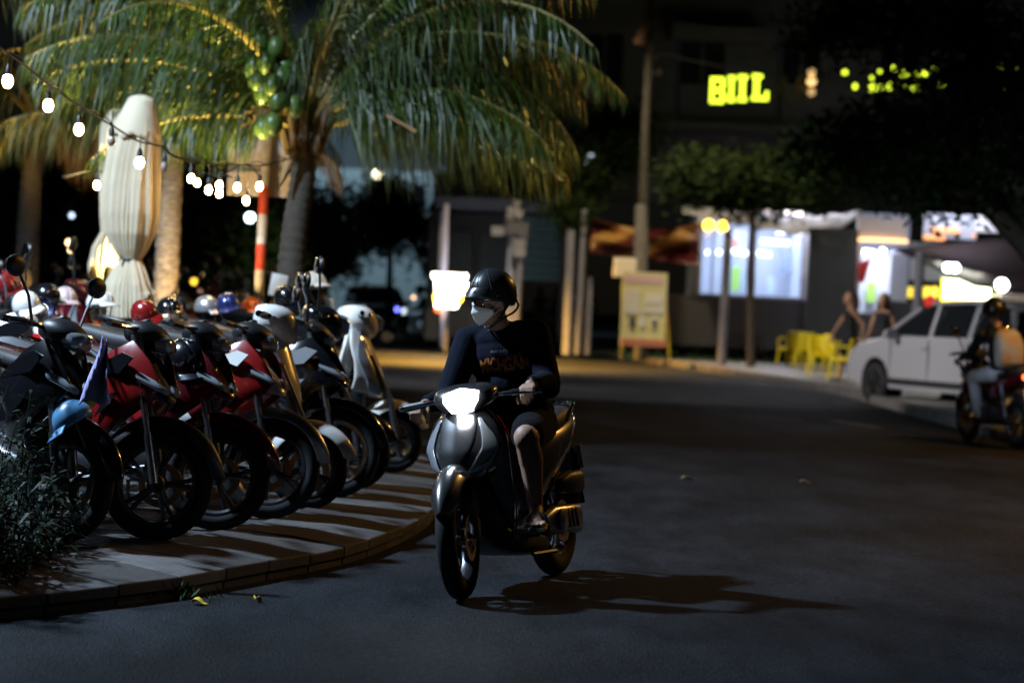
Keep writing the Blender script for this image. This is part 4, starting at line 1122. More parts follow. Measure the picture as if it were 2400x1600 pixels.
# ------------------------------------------------------------------ closed parasols
canvas = mat('off white canvas', (.60, .50, .345), .85, noise=(5, .12), bump=(120, .15))
def parasol(label, px_pts, Z, hue=0, folds=11, seed=1):
    'px_pts: (centre px, py, half width px) from top to bottom'
    base = W(px_pts[-1][0], 700, Z); base.z = SZ; s = FPX / Z
    root = thing('closed_parasol', label, 'parasol', base); rnd = random.Random(seed); ph = [rnd.uniform(-.35, .35) for _ in range(folds)]; am = [rnd.uniform(.3, 1.5) for _ in range(folds)]
    C = [(rel(root, W(x, y, Z)), h / s) for x, y, h in px_pts]
    keys = [(i, c) for i, c in enumerate(C)]; n = len(C); b = MB(); nv, nu = 70, 108
    def at(v):
        x = v * (n - 1); i = min(int(x), n - 2); t = x - i; t = t * t * (3 - 2 * t) * .6 + t * .4
        return C[i][0].lerp(C[i + 1][0], t), C[i][1] * (1 - t) + C[i + 1][1] * t
    def g(u, v):
        c, r = at(v); a = 2 * pi * u; k = (u + .045 * sin(a * 2 + seed) + .03 * sin(a * 3 + 1.3 * seed)) % 1.0 * folds; j = int(k) % folds; f = k - int(k)
        amp = (.08 + .17 * min(1, v * 3)) * am[j]
        fold = 1 - amp * (2 * abs(f - .5)) ** 1.5 + .018 * sin(a * 31 + v * 9 + ph[j] * 6) * min(1, v * 2)
        a2 = a + ph[j] * .12 + .10 * sin(v * 6 + j)
        rag = .09 * sin(j * 2.1 + f * 3) * max(0, v - .86) / .14 if v > .86 else 0
        return V((c.x + r * fold * cos(a2), c.y + r * fold * sin(a2), c.z + rag * 1.2))
    b.grid(g, nu, nv); b.build('canopy', canvas, root, solid=.004)
    ct, rt = at(.02); b = MB()
    def cf(u, v):
        c, r = at(.02 + v * .20); a = 2 * pi * u; k = u * 8 % 1; return V((c.x + (r * 1.01 + .006) * (1 - .05 * abs(2 * k - 1)) * cos(a), c.y + (r * 1.01 + .006) * (1 - .05 * abs(2 * k - 1)) * sin(a), c.z - v * .05 * (1 - abs(2 * k - 1))))
    b.grid(cf, 64, 8); b.build('canopy_vent', canvas, root, solid=.003)
    c0, r0 = C[0]; b = MB(); b.ell(c0 + V((0, 0, -.012)), (r0 * 1.0, r0 * 1.0, .03), 20, 8); b.build('canopy_cap', canvas, root)
    b = MB(); b.tube([(0, 0, 0), (C[0][0].x, C[0][0].y, C[0][0].z - .02)], .026, 10); b.build('mast', mat('dark mast', (.05, .05, .055), .4, .5), root)
    b = MB(); b.box((0, 0, .04), (.5, .5, .08)); b.build('foot', concB, root, bevel=.01)
    return root, C, s
pr_, C_, s_ = parasol('tall closed off white parasol tied low with a dark cord, in front of the palms', [(331, 228, 26), (329, 244, 35), (322, 285, 50), (319, 318, 59), (313, 370, 65), (309, 430, 69), (307, 500, 69), (306, 548, 60), (306, 585, 42), (305, 608, 27), (304, 632, 40), (301, 665, 56), (300, 695, 65), (300, 716, 68)], 19.6)
b = MB(); c, r = C_[9]; b.torus(r * .93, .009, c, 'Z', 40, 6); b.tube([c + V((-r * .4, -r * .9, .0)), c + V((-r * .5, -r, -.04)), c + V((-r * .42, -r, -.12))], .006, 6); b.tube([c + V((-r * .4, -r * .9, .0)), c + V((-r * .75, -r * .9, .03))], .006, 6); b.build('tie_cord', blackpl, pr_)
parasol('second closed off white parasol half hidden behind the left side of the tall one', [(280, 260, 24), (278, 290, 42), (272, 420, 40), (268, 520, 34), (262, 545, 26), (252, 580, 36), (246, 622, 40), (246, 632, 38)], 21.5, seed=4)

# ------------------------------------------------------------------ string of bulbs
bulbglow = mat('lit bulb', (1., .8, .5), .3, emit=((1., .66, .28), 90))
bulbdim = mat('unlit bulb glass', (.25, .22, .2), .1, coat=1.)
cablem = mat('black cable', (.02, .018, .016), .5)
wp = [(-60, 70, 15.5), (0, 112, 15.7), (60, 155, 15.9), (112, 198, 16.1), (180, 245, 16.5), (262, 294, 17), (322, 330, 17.4), (376, 343, 17.8), (400, 362, 18), (450, 380, 18.4), (500, 388, 18.8), (560, 386, 19.2), (612, 388, 19.6), (650, 380, 20.2), (685, 370, 20.9)]
root = thing('festoon_string', 'black cable of warm glowing bulbs strung from the left corner to the palm trunk', 'string lights', W(262, 294, 17))
P = [rel(root, W(*p)) for p in wp]
b = MB(); b.tube(catm(P, 6), .007, 6); b.build('cable', cablem, root)
b = MB(); Q = catm(P, 8); b.tube([p + V((0, .02 * sin(i * .7), .018 * sin(i * .55) + .012)) for i, p in enumerate(Q)], .0045, 5); b.build('cable', cablem, root)
b = MB(); b.tube(catm([rel(root, W(*p)) for p in ((450, 378, 18.5), (470, 368, 18.5), (500, 392, 18.6), (535, 402, 18.7), (560, 388, 18.8), (590, 392, 18.9), (612, 420, 19))], 5), .005, 5); b.build('cable', cablem, root)
b = MB(); b.tube(catm([rel(root, W(*p)) for p in ((470, 405, 18.9), (485, 408, 18.9), (500, 414, 19), (520, 410, 19), (545, 416, 19))], 5), .006, 5); b.build('cable', cablem, root)
b = MB(); b.tube(catm([rel(root, W(*p)) for p in ((150, 415, 21), (200, 402, 21), (222, 398, 21), (240, 405, 21))], 5), .006, 5); b.build('cable', cablem, root)
for px, py, Z, r, lit in ((18, 190, 15.6, .036, 1), (113, 247, 16.0, .034, 1), (185, 303, 16.4, .033, 1), (327, 381, 17.3, .033, 1), (227, 434, 21, .034, 1), (448, 418, 19, .033, 1), (462, 428, 20, .031, 1), (489, 445, 19.4, .033, 1), (514, 434, 19.6, .033, 1), (514, 453, 19.9, .033, 1), (556, 439, 19.6, .033, 1), (577, 470, 19.7, .033, 1), (608, 437, 19.8, .033, 1), (261, 330, 17, .03, 0), (385, 390, 17.9, .03, 0)):
    r *= .92 if Z < 18 else .74; c = rel(root, W(px, py, Z)); k = r / .033
    b = MB(); b.lathe([(.004, -.046 * k), (.02 * k, -.04 * k), (.032 * k, -.018 * k), (.034 * k, .0), (.026 * k, .028 * k), (.015 * k, .04 * k)], 14, 'Z', c); o = b.build('bulb', bulbglow if lit else bulbdim, root)
    b = MB(); b.lathe([(.02, .035), (.02, .075), (.012, .088), (.006, .105)], 10, 'Z', c); b.tube([c + V((0, 0, .10)), c + V((0, 0, .10 + random.uniform(.05, .12)))], .004, 5); b.build('socket', blackpl, o)
# small garden floods that light the palms from below
def flood(label, loc, target, energy, col, spot=70):
    root = thing('flood_lamp', label, 'flood lamp', loc)
    d = (V(target) - V(loc)).normalized()
    b = MB(); b.tube([V((0, 0, 0)), V((0, 0, .12))], .012, 6); b.build('stake', blackpl, root)
    b = MB(); b.tube([V((0, 0, .12)) - d * .06, V((0, 0, .12)) + d * .06], [.035, .06], 12, cap=False); b.build('shade', blackpl, root)
    b = MB(); b.tube([V((0, 0, .12)) + d * .02, V((0, 0, .12)) + d * .03], [.042, .044], 12); b.build('lens', mat('flood lens', (1, .8, .5), emit=((1., .6, .2), 15)), root)
    add_light('flood_light', 'SPOT', V(loc) + V((0, 0, .12)) + d * .09, energy, col, .04, spot, target)
AMB = (1., .76, .24)
q = W(905, 740, 22.6); q.z = SZ; flood('small flood lamp on the ground right of the large palm trunk', q, W(1080, 200, 21.6), 1500, AMB, 58)
q = W(400, 740, 20.8); q.z = SZ; flood('small flood lamp behind the motorbikes aimed at the coconuts and left leaves', q, W(370, 60, 21.8), 3800, AMB, 56)
q = W(440, 740, 23.4); q.z = SZ; flood('small flood lamp at the foot of the slim floodlit palm', q, W(392, 560, 24.5), 450, (1., .68, .3), 80)
q = W(150, 700, 25.5); q.z = SZ; flood('small flood lamp near the palm at the left edge', q, W(90, 240, 27), 1600, (1., .55, .12), 90)
q = W(250, 740, 22.5); q.z = SZ; flood('small flood lamp behind the second parasol aimed at the leaves above', q, W(230, 60, 22.8), 800, AMB, 100)

# ------------------------------------------------------------------ red and white post with a board
Z = 24.3; base = W(606, 715, Z); base.z = SZ
root = thing('sign_post', 'red and white banded post carrying a large grey beige board seen from behind', 'sign post', base)
P = [(629, 290), (618, 437), (616, 503), (612, 572), (609, 632), (606, 715)]
ms = [mat('white post paint', (.62, .6, .56), .6, noise=(10, .3)), mat('orange red post paint', (.62, .07, .02), .55, noise=(10, .3))]
for i in range(5):
    b = MB(); b.tube([rel(root, W(*P[i], Z)), rel(root, W(*P[i + 1], Z))], .047, 14); b.build('post_band', ms[(0, 1, 0, 1, 0)[i]], root)
b = MB(); boardm = mat('beige board back', (.62, .54, .46), .7, noise=(3, .2))
c = rel(root, W(613, 375, Z + .12)); s = FPX / Z; b.box(c, (156 / s, .03, 172 / s)); b.build('board', boardm, root, False, bevel=.004)
b = MB(); b.box(c + V((0, -.022, -.14)), (156 / s, .025, .035)); b.build('board_rail', boardm, root, False)
# whitewashed notice on the trunk
b = MB(); b.box((0, 0, 0), (.14, .008, .19)); o = b.build('paper_notice', platewhite, None, False); o.location = W(652, 668, 21.2); o.rotation_euler = (0, .15, .1)
tag(o, 'small pale notice fixed low on the large palm trunk', 'notice')

# ------------------------------------------------------------------ parked two wheelers
def bike_at(px, py, hd, fn, label, *a, z=SZ, wb=None, **k):
    f = G(px, py, z); h = rad(hd)
    sc3 = 1.16 if fn is make_scooter else 1.05; x0 = .70 if fn is make_scooter else .62; st = rad(k.get('steer', 20))
    lx, ly = (PIV + (x0 - PIV) * cos(st)) * sc3, (x0 - PIV) * sin(st) * sc3
    return fn(label, *a, loc=(f.x - lx * cos(h) + ly * sin(h), f.y - lx * sin(h) - ly * cos(h), z), heading=h, **k)
creampaint = mat('cream white paint', (.86, .82, .76), .3, coat=.6)
U, S = make_underbone, make_scooter
bike_at(348, 1262, -42, U, 'black and red motorbike with purple cloth, nearest of the parked row', redpaint, blackpl, lean=-9, steer=36, mirrors=False)
bike_at(490, 1238, -38, U, 'dark red motorbike with a black helmet over its handlebar, second of the parked row', maroonpaint, maroonpaint, lean=-9, steer=34, mirrors=False)
bike_at(615, 1212, -33, U, 'red and white motorbike with white side fairing, third of the parked row', redpaint, whitepaint, lean=-9, steer=30, mirrors=False, fend=silverpaint, extra='w')
bike_at(712, 1187, -24, S, 'white and black scooter standing in the middle of the near row', whitepaint, lean=-9, steer=30, mirrors=False)
bike_at(772, 1163, -22, U, 'black motorbike with thin gold stripe right of the white and black scooter', glossblack, glossblack, lean=-9, steer=32, extra='b', wire=True)
bike_at(826, 1140, -14, S, 'black scooter parked directly behind the cream white one', glossblack, lean=-9, steer=28)
bike_at(915, 1103, -3, S, 'cream white scooter at the end of the row nearest the kerb corner', creampaint, lean=-9, steer=26, mirrors=False, rimm=alu)
bike_at(130, 1270, -48, U, 'dark motorbike mostly hidden behind the leafy shrub', glossblack, glossblack, lean=-9)
second = [  # px, py of front contact, heading, kind, paint, label
    (215, 1010, -12, 'S', maroonpaint, 'maroon scooter with pale screen in the second row left'), (90, 1090, 4, 'U', silverpaint, 'silver and black motorbike behind the leafy shrub'),
    (330, 985, -15, 'U', silverpaint, 'silver grey motorbike behind the black and red one'), (430, 960, -20, 'U', orangepaint, 'orange and black motorbike beneath the floodlit palm trunk'),
    (20, 960, -25, 'S', redpaint, 'bright red scooter at the left edge of the picture'), (120, 930, -18, 'U', bluepaint, 'dark blue motorbike behind the maroon scooter'),
    (560, 925, -28, 'S', bluepaint, 'dark blue scooter in front of the red and white post'), (640, 915, -32, 'U', glossblack, 'black motorbike before the whitewashed palm trunk'),
    (715, 905, -35, 'S', silverpaint, 'silver scooter right of the large palm trunk'), (480, 905, -28, 'U', redpaint, 'red motorbike among the far parked ones under the bulbs'),
    (260, 885, -22, 'S', glossblack, 'black scooter beneath the closed parasol'), (380, 880, -25, 'S', whitepaint, 'white scooter behind the slim palm'),
    (50, 870, -30, 'U', silverpaint, 'silver motorbike far back at the left edge'), (160, 860, -28, 'U', glossblack, 'black motorbike far back left of the parasol'),
    (570, 858, -32, 'U', maroonpaint, 'maroon motorbike far back behind the post'), (300, 842, -30, 'U', orangepaint, 'orange motorbike far back behind the parasol'),
    (450, 838, -30, 'S', glossblack, 'black scooter farthest back between the palms'),
    (700, 990, -18, 'U', glossblack, 'black motorbike tucked behind the white and black scooter'), (760, 950, -18, 'S', glossblack, 'black scooter tucked behind the cream white one'),
    (270, 930, -16, 'U', maroonpaint, 'maroon and black motorbike left of the parasol mast'), (600, 880, -24, 'U', silverpaint, 'silver motorbike close behind the post foot'),
    (520, 868, -20, 'S', redpaint, 'red scooter between the slim palm and the post'), (215, 868, -18, 'U', whitepaint, 'white motorbike under the second parasol'),
    (10, 900, -10, 'U', bluepaint, 'blue and black motorbike in the second row at the left edge'), (400, 915, -16, 'U', glossblack, 'black motorbike right of the parasol mast')]
for i, (px, py, hd, kd, pnt, lab) in enumerate(second):
    rb_ = (bike_at)(px, py, hd - 8, U if kd == 'U' else S, lab, pnt, *((blackpl,) if kd == 'U' else ()), lean=-9 + random.uniform(-2, 2), steer=random.uniform(5, 35))
    rb_.scale = rb_.scale * 1.09
# things hung on the parked bikes
def half_helmet(label, c, r, m, rot, visor=False):
    root = thing('helmet', label, 'helmet', c); root.rotation_euler = rot
    b = MB(); b.grid(lambda u, v: V((r * 1.1 * sin(.03 + v * 1.72) * cos(2 * pi * u), r * .95 * sin(.03 + v * 1.72) * sin(2 * pi * u), r * 1.05 * cos(.03 + v * 1.72))), 28, 12); b.build('shell', m, root, solid=.012)
    b = MB(); b.grid(lambda u, v: V(((r * 1.12 + .06 * v) * cos((u - .5) * 1.8), (r * .98 + .02 * v) * sin((u - .5) * 1.8), .0 - .03 * v)), 14, 4); b.build('peak', m, root, solid=.004)
    b = MB(); b.tube([(.02, r * .9, -.01), (.03, r * .4, -.14), (.03, -r * .4, -.14), (.02, -r * .9, -.01)], .006, 6); b.build('chin_strap', blackpl, root)
half_helmet('glossy black helmet hung over the handlebar of the dark red motorbike', W(440, 852, 13.1), .135, glossblack, (rad(20), rad(10), rad(-60)))
half_helmet('light blue helmet beside the leafy shrub, hung on the nearest motorbike', W(172, 985, 11.9), .095, mat('pale blue shell', (.10, .28, .50), .35, coat=.5), (rad(15), rad(30), rad(-150)))
half_helmet('cream open helmet on a mirror right of the large palm trunk', W(735, 668, 19.6), .105, mat('cream shell', (.72, .66, .55), .35, coat=.5), (0, rad(-10), rad(-40)))
half_helmet('orange helmet on the dark blue scooter by the red and white post', W(590, 722, 20.5), .095, orangepaint, (0, 0, rad(-60)))
half_helmet('pale pink helmet on the second row left of the parasol', W(152, 702, 18.5), .095, mat('pale pink shell', (.6, .45, .45), .4, coat=.5), (0, 0, rad(-60)))
half_helmet('black helmet on the far left parked motorbike', W(108, 698, 17.2), .10, glossblack, (0, 0, rad(-30)))
for i, (px, py, Z, r, m, rz, lab) in enumerate(((235, 712, 17.6, .10, whitepaint, -40, 'white helmet on a mirror in front of the closed parasol'), (395, 728, 18.5, .10, glossblack, -70, 'black helmet just right of the closed parasol skirt'), (485, 722, 19.5, .10, silverpaint, -30, 'silver helmet between the slim palm and the post'),
        (535, 716, 19.0, .10, bluepaint, -80, 'dark blue helmet left of the orange helmet'), (62, 716, 16.6, .10, whitepaint, -60, 'white helmet low at the left edge'), (338, 735, 16.8, .095, redpaint, -50, 'red helmet in front of the slim palm'), (672, 700, 18.6, .10, glossblack, -40, 'black helmet before the large palm trunk'), (12, 665, 19, .11, redpaint, -30, 'red helmet at the very left edge above the motorbikes'))):
    half_helmet(lab, W(px, py, Z), r, m, (rad(5 * i), rad(-8 + 4 * i), rad(rz)))
# purple cloth
clothm = mat('purple cloth', (.34, .31, .60), .85, bump=(60, .3))
b = MB()
def cl(u, v):
    p = W(236 + (-52 + 60 * u) * v + 14 * u, 800 + 150 * v - 10 * u, 11.7); return p + V((0, .03 * sin(u * 9 + v * 3) + .02 * sin(v * 7), .02 * sin(u * 6)))
b.grid(cl, 16, 18); o = b.build('cloth', clothm, None, True, solid=.004); tag(o, 'pale purple cloth draped over the handlebar of the nearest motorbike', 'cloth')
# yellow and black bag straps beside the blue helmet
b = MB(); b.grid(lambda u, v: W(180 + 60 * u - 10 * v, 960 - 50 * u + 30 * v, 12.0) + V((0, .01 * sin(9 * u), 0)), 6, 4)
o = b.build('strap', mat('yellow webbing', (.55, .55, .03), .7), None, True, solid=.01); tag(o, 'bright yellow strap next to the light blue helmet', 'strap')
# ------------------------------------------------------------------ far side of the road
def pbox(b, x0, y0, x1, y1, Z, dep, dz=0.):
    'world aligned box whose front face covers that part of the picture at distance Z'
    s = FPX / Z; c = W((x0 + x1) / 2, (y0 + y1) / 2, Z); b.box((c.x, c.y + dep / 2 + dz, c.z), ((x1 - x0) / s, dep, (y1 - y0) / s)); return b
def bx(name, m, parent, x0, y0, x1, y1, Z, dep, dz=0., bevel=0.02):
    return pbox(MB(), x0, y0, x1, y1, Z, dep, dz).build(name, m, parent, False, bevel=bevel)
greywall = mat('grey rendered wall', (.095, .088, .11), .85, noise=(1.2, .3), bump=(8, .4))
darkglass = mat('dark window glass', (.01, .012, .015), .12, coat=.6)
framem = mat('window frame', (.10, .10, .11), .5)
def world_root(name, label, cat): return thing(name, label, cat, (0, 0, 0))
# main building: walls built around openings
bl = world_root('apartment_building', 'dark grey building with recessed windows behind the utility pole', 'building')
ZB = 66.
cols = [(1080, 1370), (1465, 1590), (1705, 1830), (1930, 2060), (2160, 2900)]
for i, (x0, x1) in enumerate(cols): bx('wall', greywall, bl, x0, -500, x1, 470, ZB, .5)
holes = [(1370, 1465), (1590, 1705), (1830, 1930), (2060, 2160)]
for i, (x0, x1) in enumerate(holes):
    for (y0, y1) in ((-500, -380), (-240, -130), (-20, 78), (200, 330), (420, 470)):
        bx('wall', greywall, bl, x0, y0, x1, y1, ZB + .004, .45)
    for (y0, y1) in ((-380, -240), (-130, -20), (78, 200), (330, 420)):
        w_ = bx('window', framem, bl, x0, y0, x1, y1, ZB + .28, .05)
        for k in range(2):
            m_ = (x0 + x1) / 2; a = (x0 + 5, m_ - 3) if k == 0 else (m_ + 3, x1 - 5)
            bx('pane', darkglass, w_, a[0], y0 + 5, a[1], y1 - 5, ZB + .24, .02)
for (x0, y0, x1, y1, d) in ((1575, 62, 1800, 92, 1.2), (1340, -18, 1480, 4, .6), (1340, 205, 1480, 222, .5), (1080, 300, 2900, 322, .5), (1080, 36, 1330, 60, .4)):
    bx('ledge', greywall, bl, x0, y0, x1, y1, ZB - d, d)
for x0, x1 in ((1150, 1230), (1265, 1340)):
    for y0, y1 in ((90, 230), (340, 430)):
        w_ = bx('window', framem, bl, x0, y0, x1, y1, ZB - .03, .05); bx('pane', darkglass, w_, x0 + 5, y0 + 5, x1 - 5, y1 - 5, ZB - .05, .02)
# pale building farther back, centre left
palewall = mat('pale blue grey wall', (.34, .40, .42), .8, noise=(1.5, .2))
pb_ = world_root('building', 'pale building faintly lit blue, far behind the large palm trunk', 'building')
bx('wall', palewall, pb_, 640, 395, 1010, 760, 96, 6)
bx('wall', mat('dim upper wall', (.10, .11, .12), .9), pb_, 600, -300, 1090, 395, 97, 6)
for x0, y0, x1, y1 in ((690, 430, 735, 500), (880, 425, 925, 500), (960, 430, 995, 520)):
    w_ = bx('window', framem, pb_, x0, y0, x1, y1, 95.9, .08); bx('pane', darkglass, w_, x0 + 4, y0 + 4, x1 - 4, y1 - 4, 95.8, .05)
add_light('wall_light', 'SPOT', W(790, 300, 88), 2600, (.6, .85, 1.), .3, 110, W(800, 520, 96))
ll = thing('wall_lamp', 'bluish lamp on a bracket in front of the pale building', 'lamp', W(790, 296, 88)); b = MB(); b.loft([(-.3, 0, 0, .1, .05, 3, 0), (.3, 0, 0, .1, .05, 3, 0)], 12); b.build('lamp_head', steel, ll)
b = MB(); b.tube([(0, 0, 0), (0, 8, .3)], .04, 6); b.build('arm', steel, ll)
lw_ = world_root('building', 'low dark house behind the parked motorbikes at the left', 'building')
bx('wall', mat('dark painted wall', (.05, .045, .055), .9, noise=(1, .3)), lw_, -500, 330, 640, 760, 72, 5)
for x0 in (-80, 60, 205, 440):
    w_ = bx('window', framem, lw_, x0, 470, x0 + 70, 560, 71.9, .08); bx('pane', darkglass, w_, x0 + 4, 474, x0 + 66, 556, 71.85, .03)

# teal and dark shop fronts left of the banner
tl_ = world_root('shop_front', 'closed shop front with teal shutter and navy awning behind the rider', 'shop')
teal = mat('teal shutter', (.09, .17, .21), .6); navy = mat('navy awning', (.012, .02, .05), .8)
for k in range(9): bx('shutter_slat', teal, tl_, 1225, 490 + k * 19, 1312, 507 + k * 19, 64, .06, bevel=.01)
bx('pillar', greywall, tl_, 1312, 480, 1345, 800, 63.8, .5); bx('wall', mat('dim wall', (.07, .07, .08), .9), tl_, 1000, 500, 1225, 800, 64.4, .3)
bx('awning', navy, tl_, 1020, 466, 1345, 494, 61.5, 2.6)
for x0 in (1035, 1120): bx('door', mat('dark door', (.02, .022, .03), .5), tl_, x0, 540, x0 + 70, 790, 64.3, .08)
bx('pillar', mat('pale pillar', (.34, .33, .40), .8), tl_, 1030, 490, 1046, 640, 62, .25)
# cup shaped illuminated sign
cupm = mat('lit white sign face', (1, 1, 1), .4, emit=((.80, .93, 1.), 9)); cupy = mat('lit yellow sign face', (1, .9, .2), .4, emit=((1., .78, .05), 5)); cupr = mat('lit red sign face', (1, .2, .1), .4, emit=((1., .12, .03), 3))
cs = thing('cup_sign', 'glowing white sign shaped like a cup with lid and handle behind the helmet', 'sign', W(1048, 690, 60)); s = FPX / 60
def pxl(P): return [((x - 1048) / s, -(y - 690) / s) for x, y in P]
b = MB(); b.prism(pxl([(1010, 641), (1094, 641), (1092, 654), (1012, 654)]), -.15, .15); b.build('lid', cupm, cs, False, bevel=.03)
b = MB(); b.prism(pxl([(1018, 655), (1088, 655), (1079, 690), (1066, 706), (1024, 706), (1021, 690)]), -.12, .12); b.build('cup', cupm, cs, False, bevel=.02)
b = MB(); b.torus(9 / s, 3.5 / s, ((1094 - 1048) / s, 0, -(676 - 690) / s), 'Y', 24, 8); b.build('handle_loop', cupm, cs)
b = MB(); b.prism(pxl([(1016, 692), (1023, 692), (1026, 708), (1019, 708)]), -.14, -.12); b.prism(pxl([(1079, 692), (1090, 690), (1080, 708), (1070, 712)]), -.14, -.12); b.build('sign_edge', cupy, cs, False)
b = MB(); b.prism(pxl([(1020, 708), (1076, 708), (1072, 721), (1022, 721)]), -.12, .12); b.build('saucer', cupm, cs, False)
b = MB(); b.prism(pxl([(1022, 722), (1038, 722), (1036, 730), (1022, 730)]), -.12, .0); b.build('sign_edge', cupr, cs, False)
b = MB(); b.tube([(0, .2, -.25), (0, .2, -1.4)], .04, 8); b.build('post', steel, cs)
# tapered pale post above the cup
root = thing('light_pole', 'thin pale pole standing behind the cup shaped sign', 'pole', gz(W(1041, 800, 61))); b = MB(); b.tube([(0, 0, 0), rel(root, W(1040, 640, 61)), rel(root, W(1047, 478, 61))], [.10, .09, .05], 10); b.build('post', mat('pale post', (.45, .43, .55), .6), root)
# meter pole with boxes
root = thing('utility_post', 'concrete post with grey meter boxes right of the rider helmet', 'post', gz(W(1192, 800, 61)))
palec = mat('pale concrete post', (.24, .24, .28), .8, noise=(5, .3))
b = MB(); b.tube([(0, 0, 0), rel(root, W(1200, 600, 61)), rel(root, W(1212, 470, 61))], [.15, .13, .11], 10); b.build('post', palec, root)
b = MB(); b.tube([rel(root, W(1210, 760, 60.8)), rel(root, W(1222, 590, 60.8))], .06, 8); b.build('conduit', palec, root)
for x0, y0, x1, y1, m_ in ((1202, 560, 1233, 602, palec), (1152, 530, 1182, 552, palec), (1185, 520, 1225, 550, mat('dark box', (.08, .08, .1), .6)), (1188, 485, 1203, 515, palec), (1206, 490, 1226, 512, palec), (1215, 522, 1238, 556, mat('dark box', (.08, .08, .1), .6))):
    o = bx('meter_box', m_, root, x0, y0, x1, y1, 60.6, .2); o.parent = None; o.parent = root; o.location = -root.location
# slim white posts
for px0, py0, px1, py1, Z, r, lab in ((1338, 540, 1330, 780, 60, .10, 'white painted tree trunk left of the banner'), (1370, 490, 1360, 660, 60.5, .07, 'thin white post at the left edge of the banner'), (1707, 540, 1692, 828, 57, .10, 'white post in front of the lit shop'), (2158, 590, 2145, 745, 50, .10, 'white post left of the lit yellow sign'), (1384, 650, 1378, 800, 61, .06, 'short white post near the strolling people')):
    root = thing('post', lab, 'post', gz(W(px1, py1, Z))); b = MB(); b.tube([(0, 0, -.0), rel(root, W(px0, py0, Z))], [r * 1.1, r], 10); b.build('shaft', mat('white painted post', (.22, .22, .27), .7, noise=(5, .25)), root)
# tall utility pole
Z = 58; root = thing('utility_pole', 'tall slim concrete utility pole with insulators rising out of the picture', 'pole', gz(W(1500, 830, Z)))
polem = mat('weathered concrete pole', (.05, .044, .036), .8, noise=(3, .4))
b = MB(); b.tube([(0, 0, 0), rel(root, W(1505, 600, Z)), rel(root, W(1512, 300, Z)), rel(root, W(1528, 0, Z)), rel(root, W(1540, -260, Z))], [.15, .13, .095, .08, .07], 14); b.build('shaft', polem, root)
for x0, y0, x1, y1 in ((1508, 36, 1556, 42), (1510, 66, 1550, 71), (1508, 135, 1545, 140), (1506, 170, 1546, 175)):
    b = MB(); b.tube([rel(root, W(x0, y0, Z)), rel(root, W(x1, y1, Z))], .03, 6); b.tube([rel(root, W(x1, y1, Z)), rel(root, W(x1, y1 - 14, Z))], [.05, .03], 6); b.build('insulator', polem, root)
b = MB(); b.tube([rel(root, W(1497, 105, Z - .2)), rel(root, W(1507, 70, Z - .2)), rel(root, W(1519, 50, Z - .2))], [.16, .13, .10], 8); b.build('cable_coil', mat('brown cable bundle', (.12, .06, .03), .7), root)
b = MB(); b.tube([rel(root, W(1500, 640, Z - .05)), rel(root, W(1503, 560, Z - .05)), rel(root, W(1502, 480, Z - .05))], [.165, .17, .13], 12); b.build('pole_wrap', mat('pale pole sleeve', (.22, .21, .20), .8, noise=(6, .4)), root)
for i, (ax, ay, bx_, by) in enumerate(((1528, 40, 2700, -60), (1526, 55, 600, -200), (1520, 120, 2700, 60))):
    p, q_ = W(ax, ay, Z), W(bx_, by, 50 if i != 1 else 70); b = MB(); b.tube([p.lerp(q_, t / 12) + V((0, 0, -.9 * sin(pi * t / 12))) for t in range(13)], .018, 4)
    o = b.build('power_cable', cablem, None); tag(o, ('upper black power cable running right from the tall utility pole', 'black power cable running left from the tall utility pole', 'lower black power cable running right from the tall utility pole')[i], 'cable')
# banner
bannerm = bpy.data.materials.new('dark red and gold banner'); bannerm.use_nodes = True; t = bannerm.node_tree; bs = t.nodes['Principled BSDF']
tc = t.nodes.new('ShaderNodeTexCoord'); mp = t.nodes.new('ShaderNodeMapping'); mp.inputs['Rotation'].default_value = (0, rad(24), 0); wv = t.nodes.new('ShaderNodeTexWave'); wv.bands_direction = 'Z'; wv.inputs['Scale'].default_value = .42; wv.inputs['Distortion'].default_value = 3.2; wv.inputs['Detail'].default_value = 2
rp = t.nodes.new('ShaderNodeValToRGB'); rp.color_ramp.elements[0].position = .45; rp.color_ramp.elements[0].color = (.06, .008, .008, 1); rp.color_ramp.elements[1].position = .8; rp.color_ramp.elements[1].color = (.36, .19, .05, 1)
t.links.new(tc.outputs['Object'], mp.inputs[0]); t.links.new(mp.outputs[0], wv.inputs[0]); t.links.new(wv.outputs[0], rp.inputs[0]); t.links.new(rp.outputs[0], bs.inputs['Base Color']); bs.inputs['Roughness'].default_value = .38
b = MB()
def bn(u, v):
    sag = sin(pi * u)
    return W(1388 + 255 * u - 6 * v, 510 + 12 * u + (22 * sag) * (1 - v * .9) + (84 + 16 * u) * v, 60.5) + V((0, .22 * sin(u * 5 + v * 6) + .14 * sin(v * 11 - u * 7), 0))
b.grid(bn, 30, 18); o = b.build('banner', bannerm, None, True, solid=.02); tag(o, 'sagging dark red and gold banner hung beside the utility pole', 'banner')
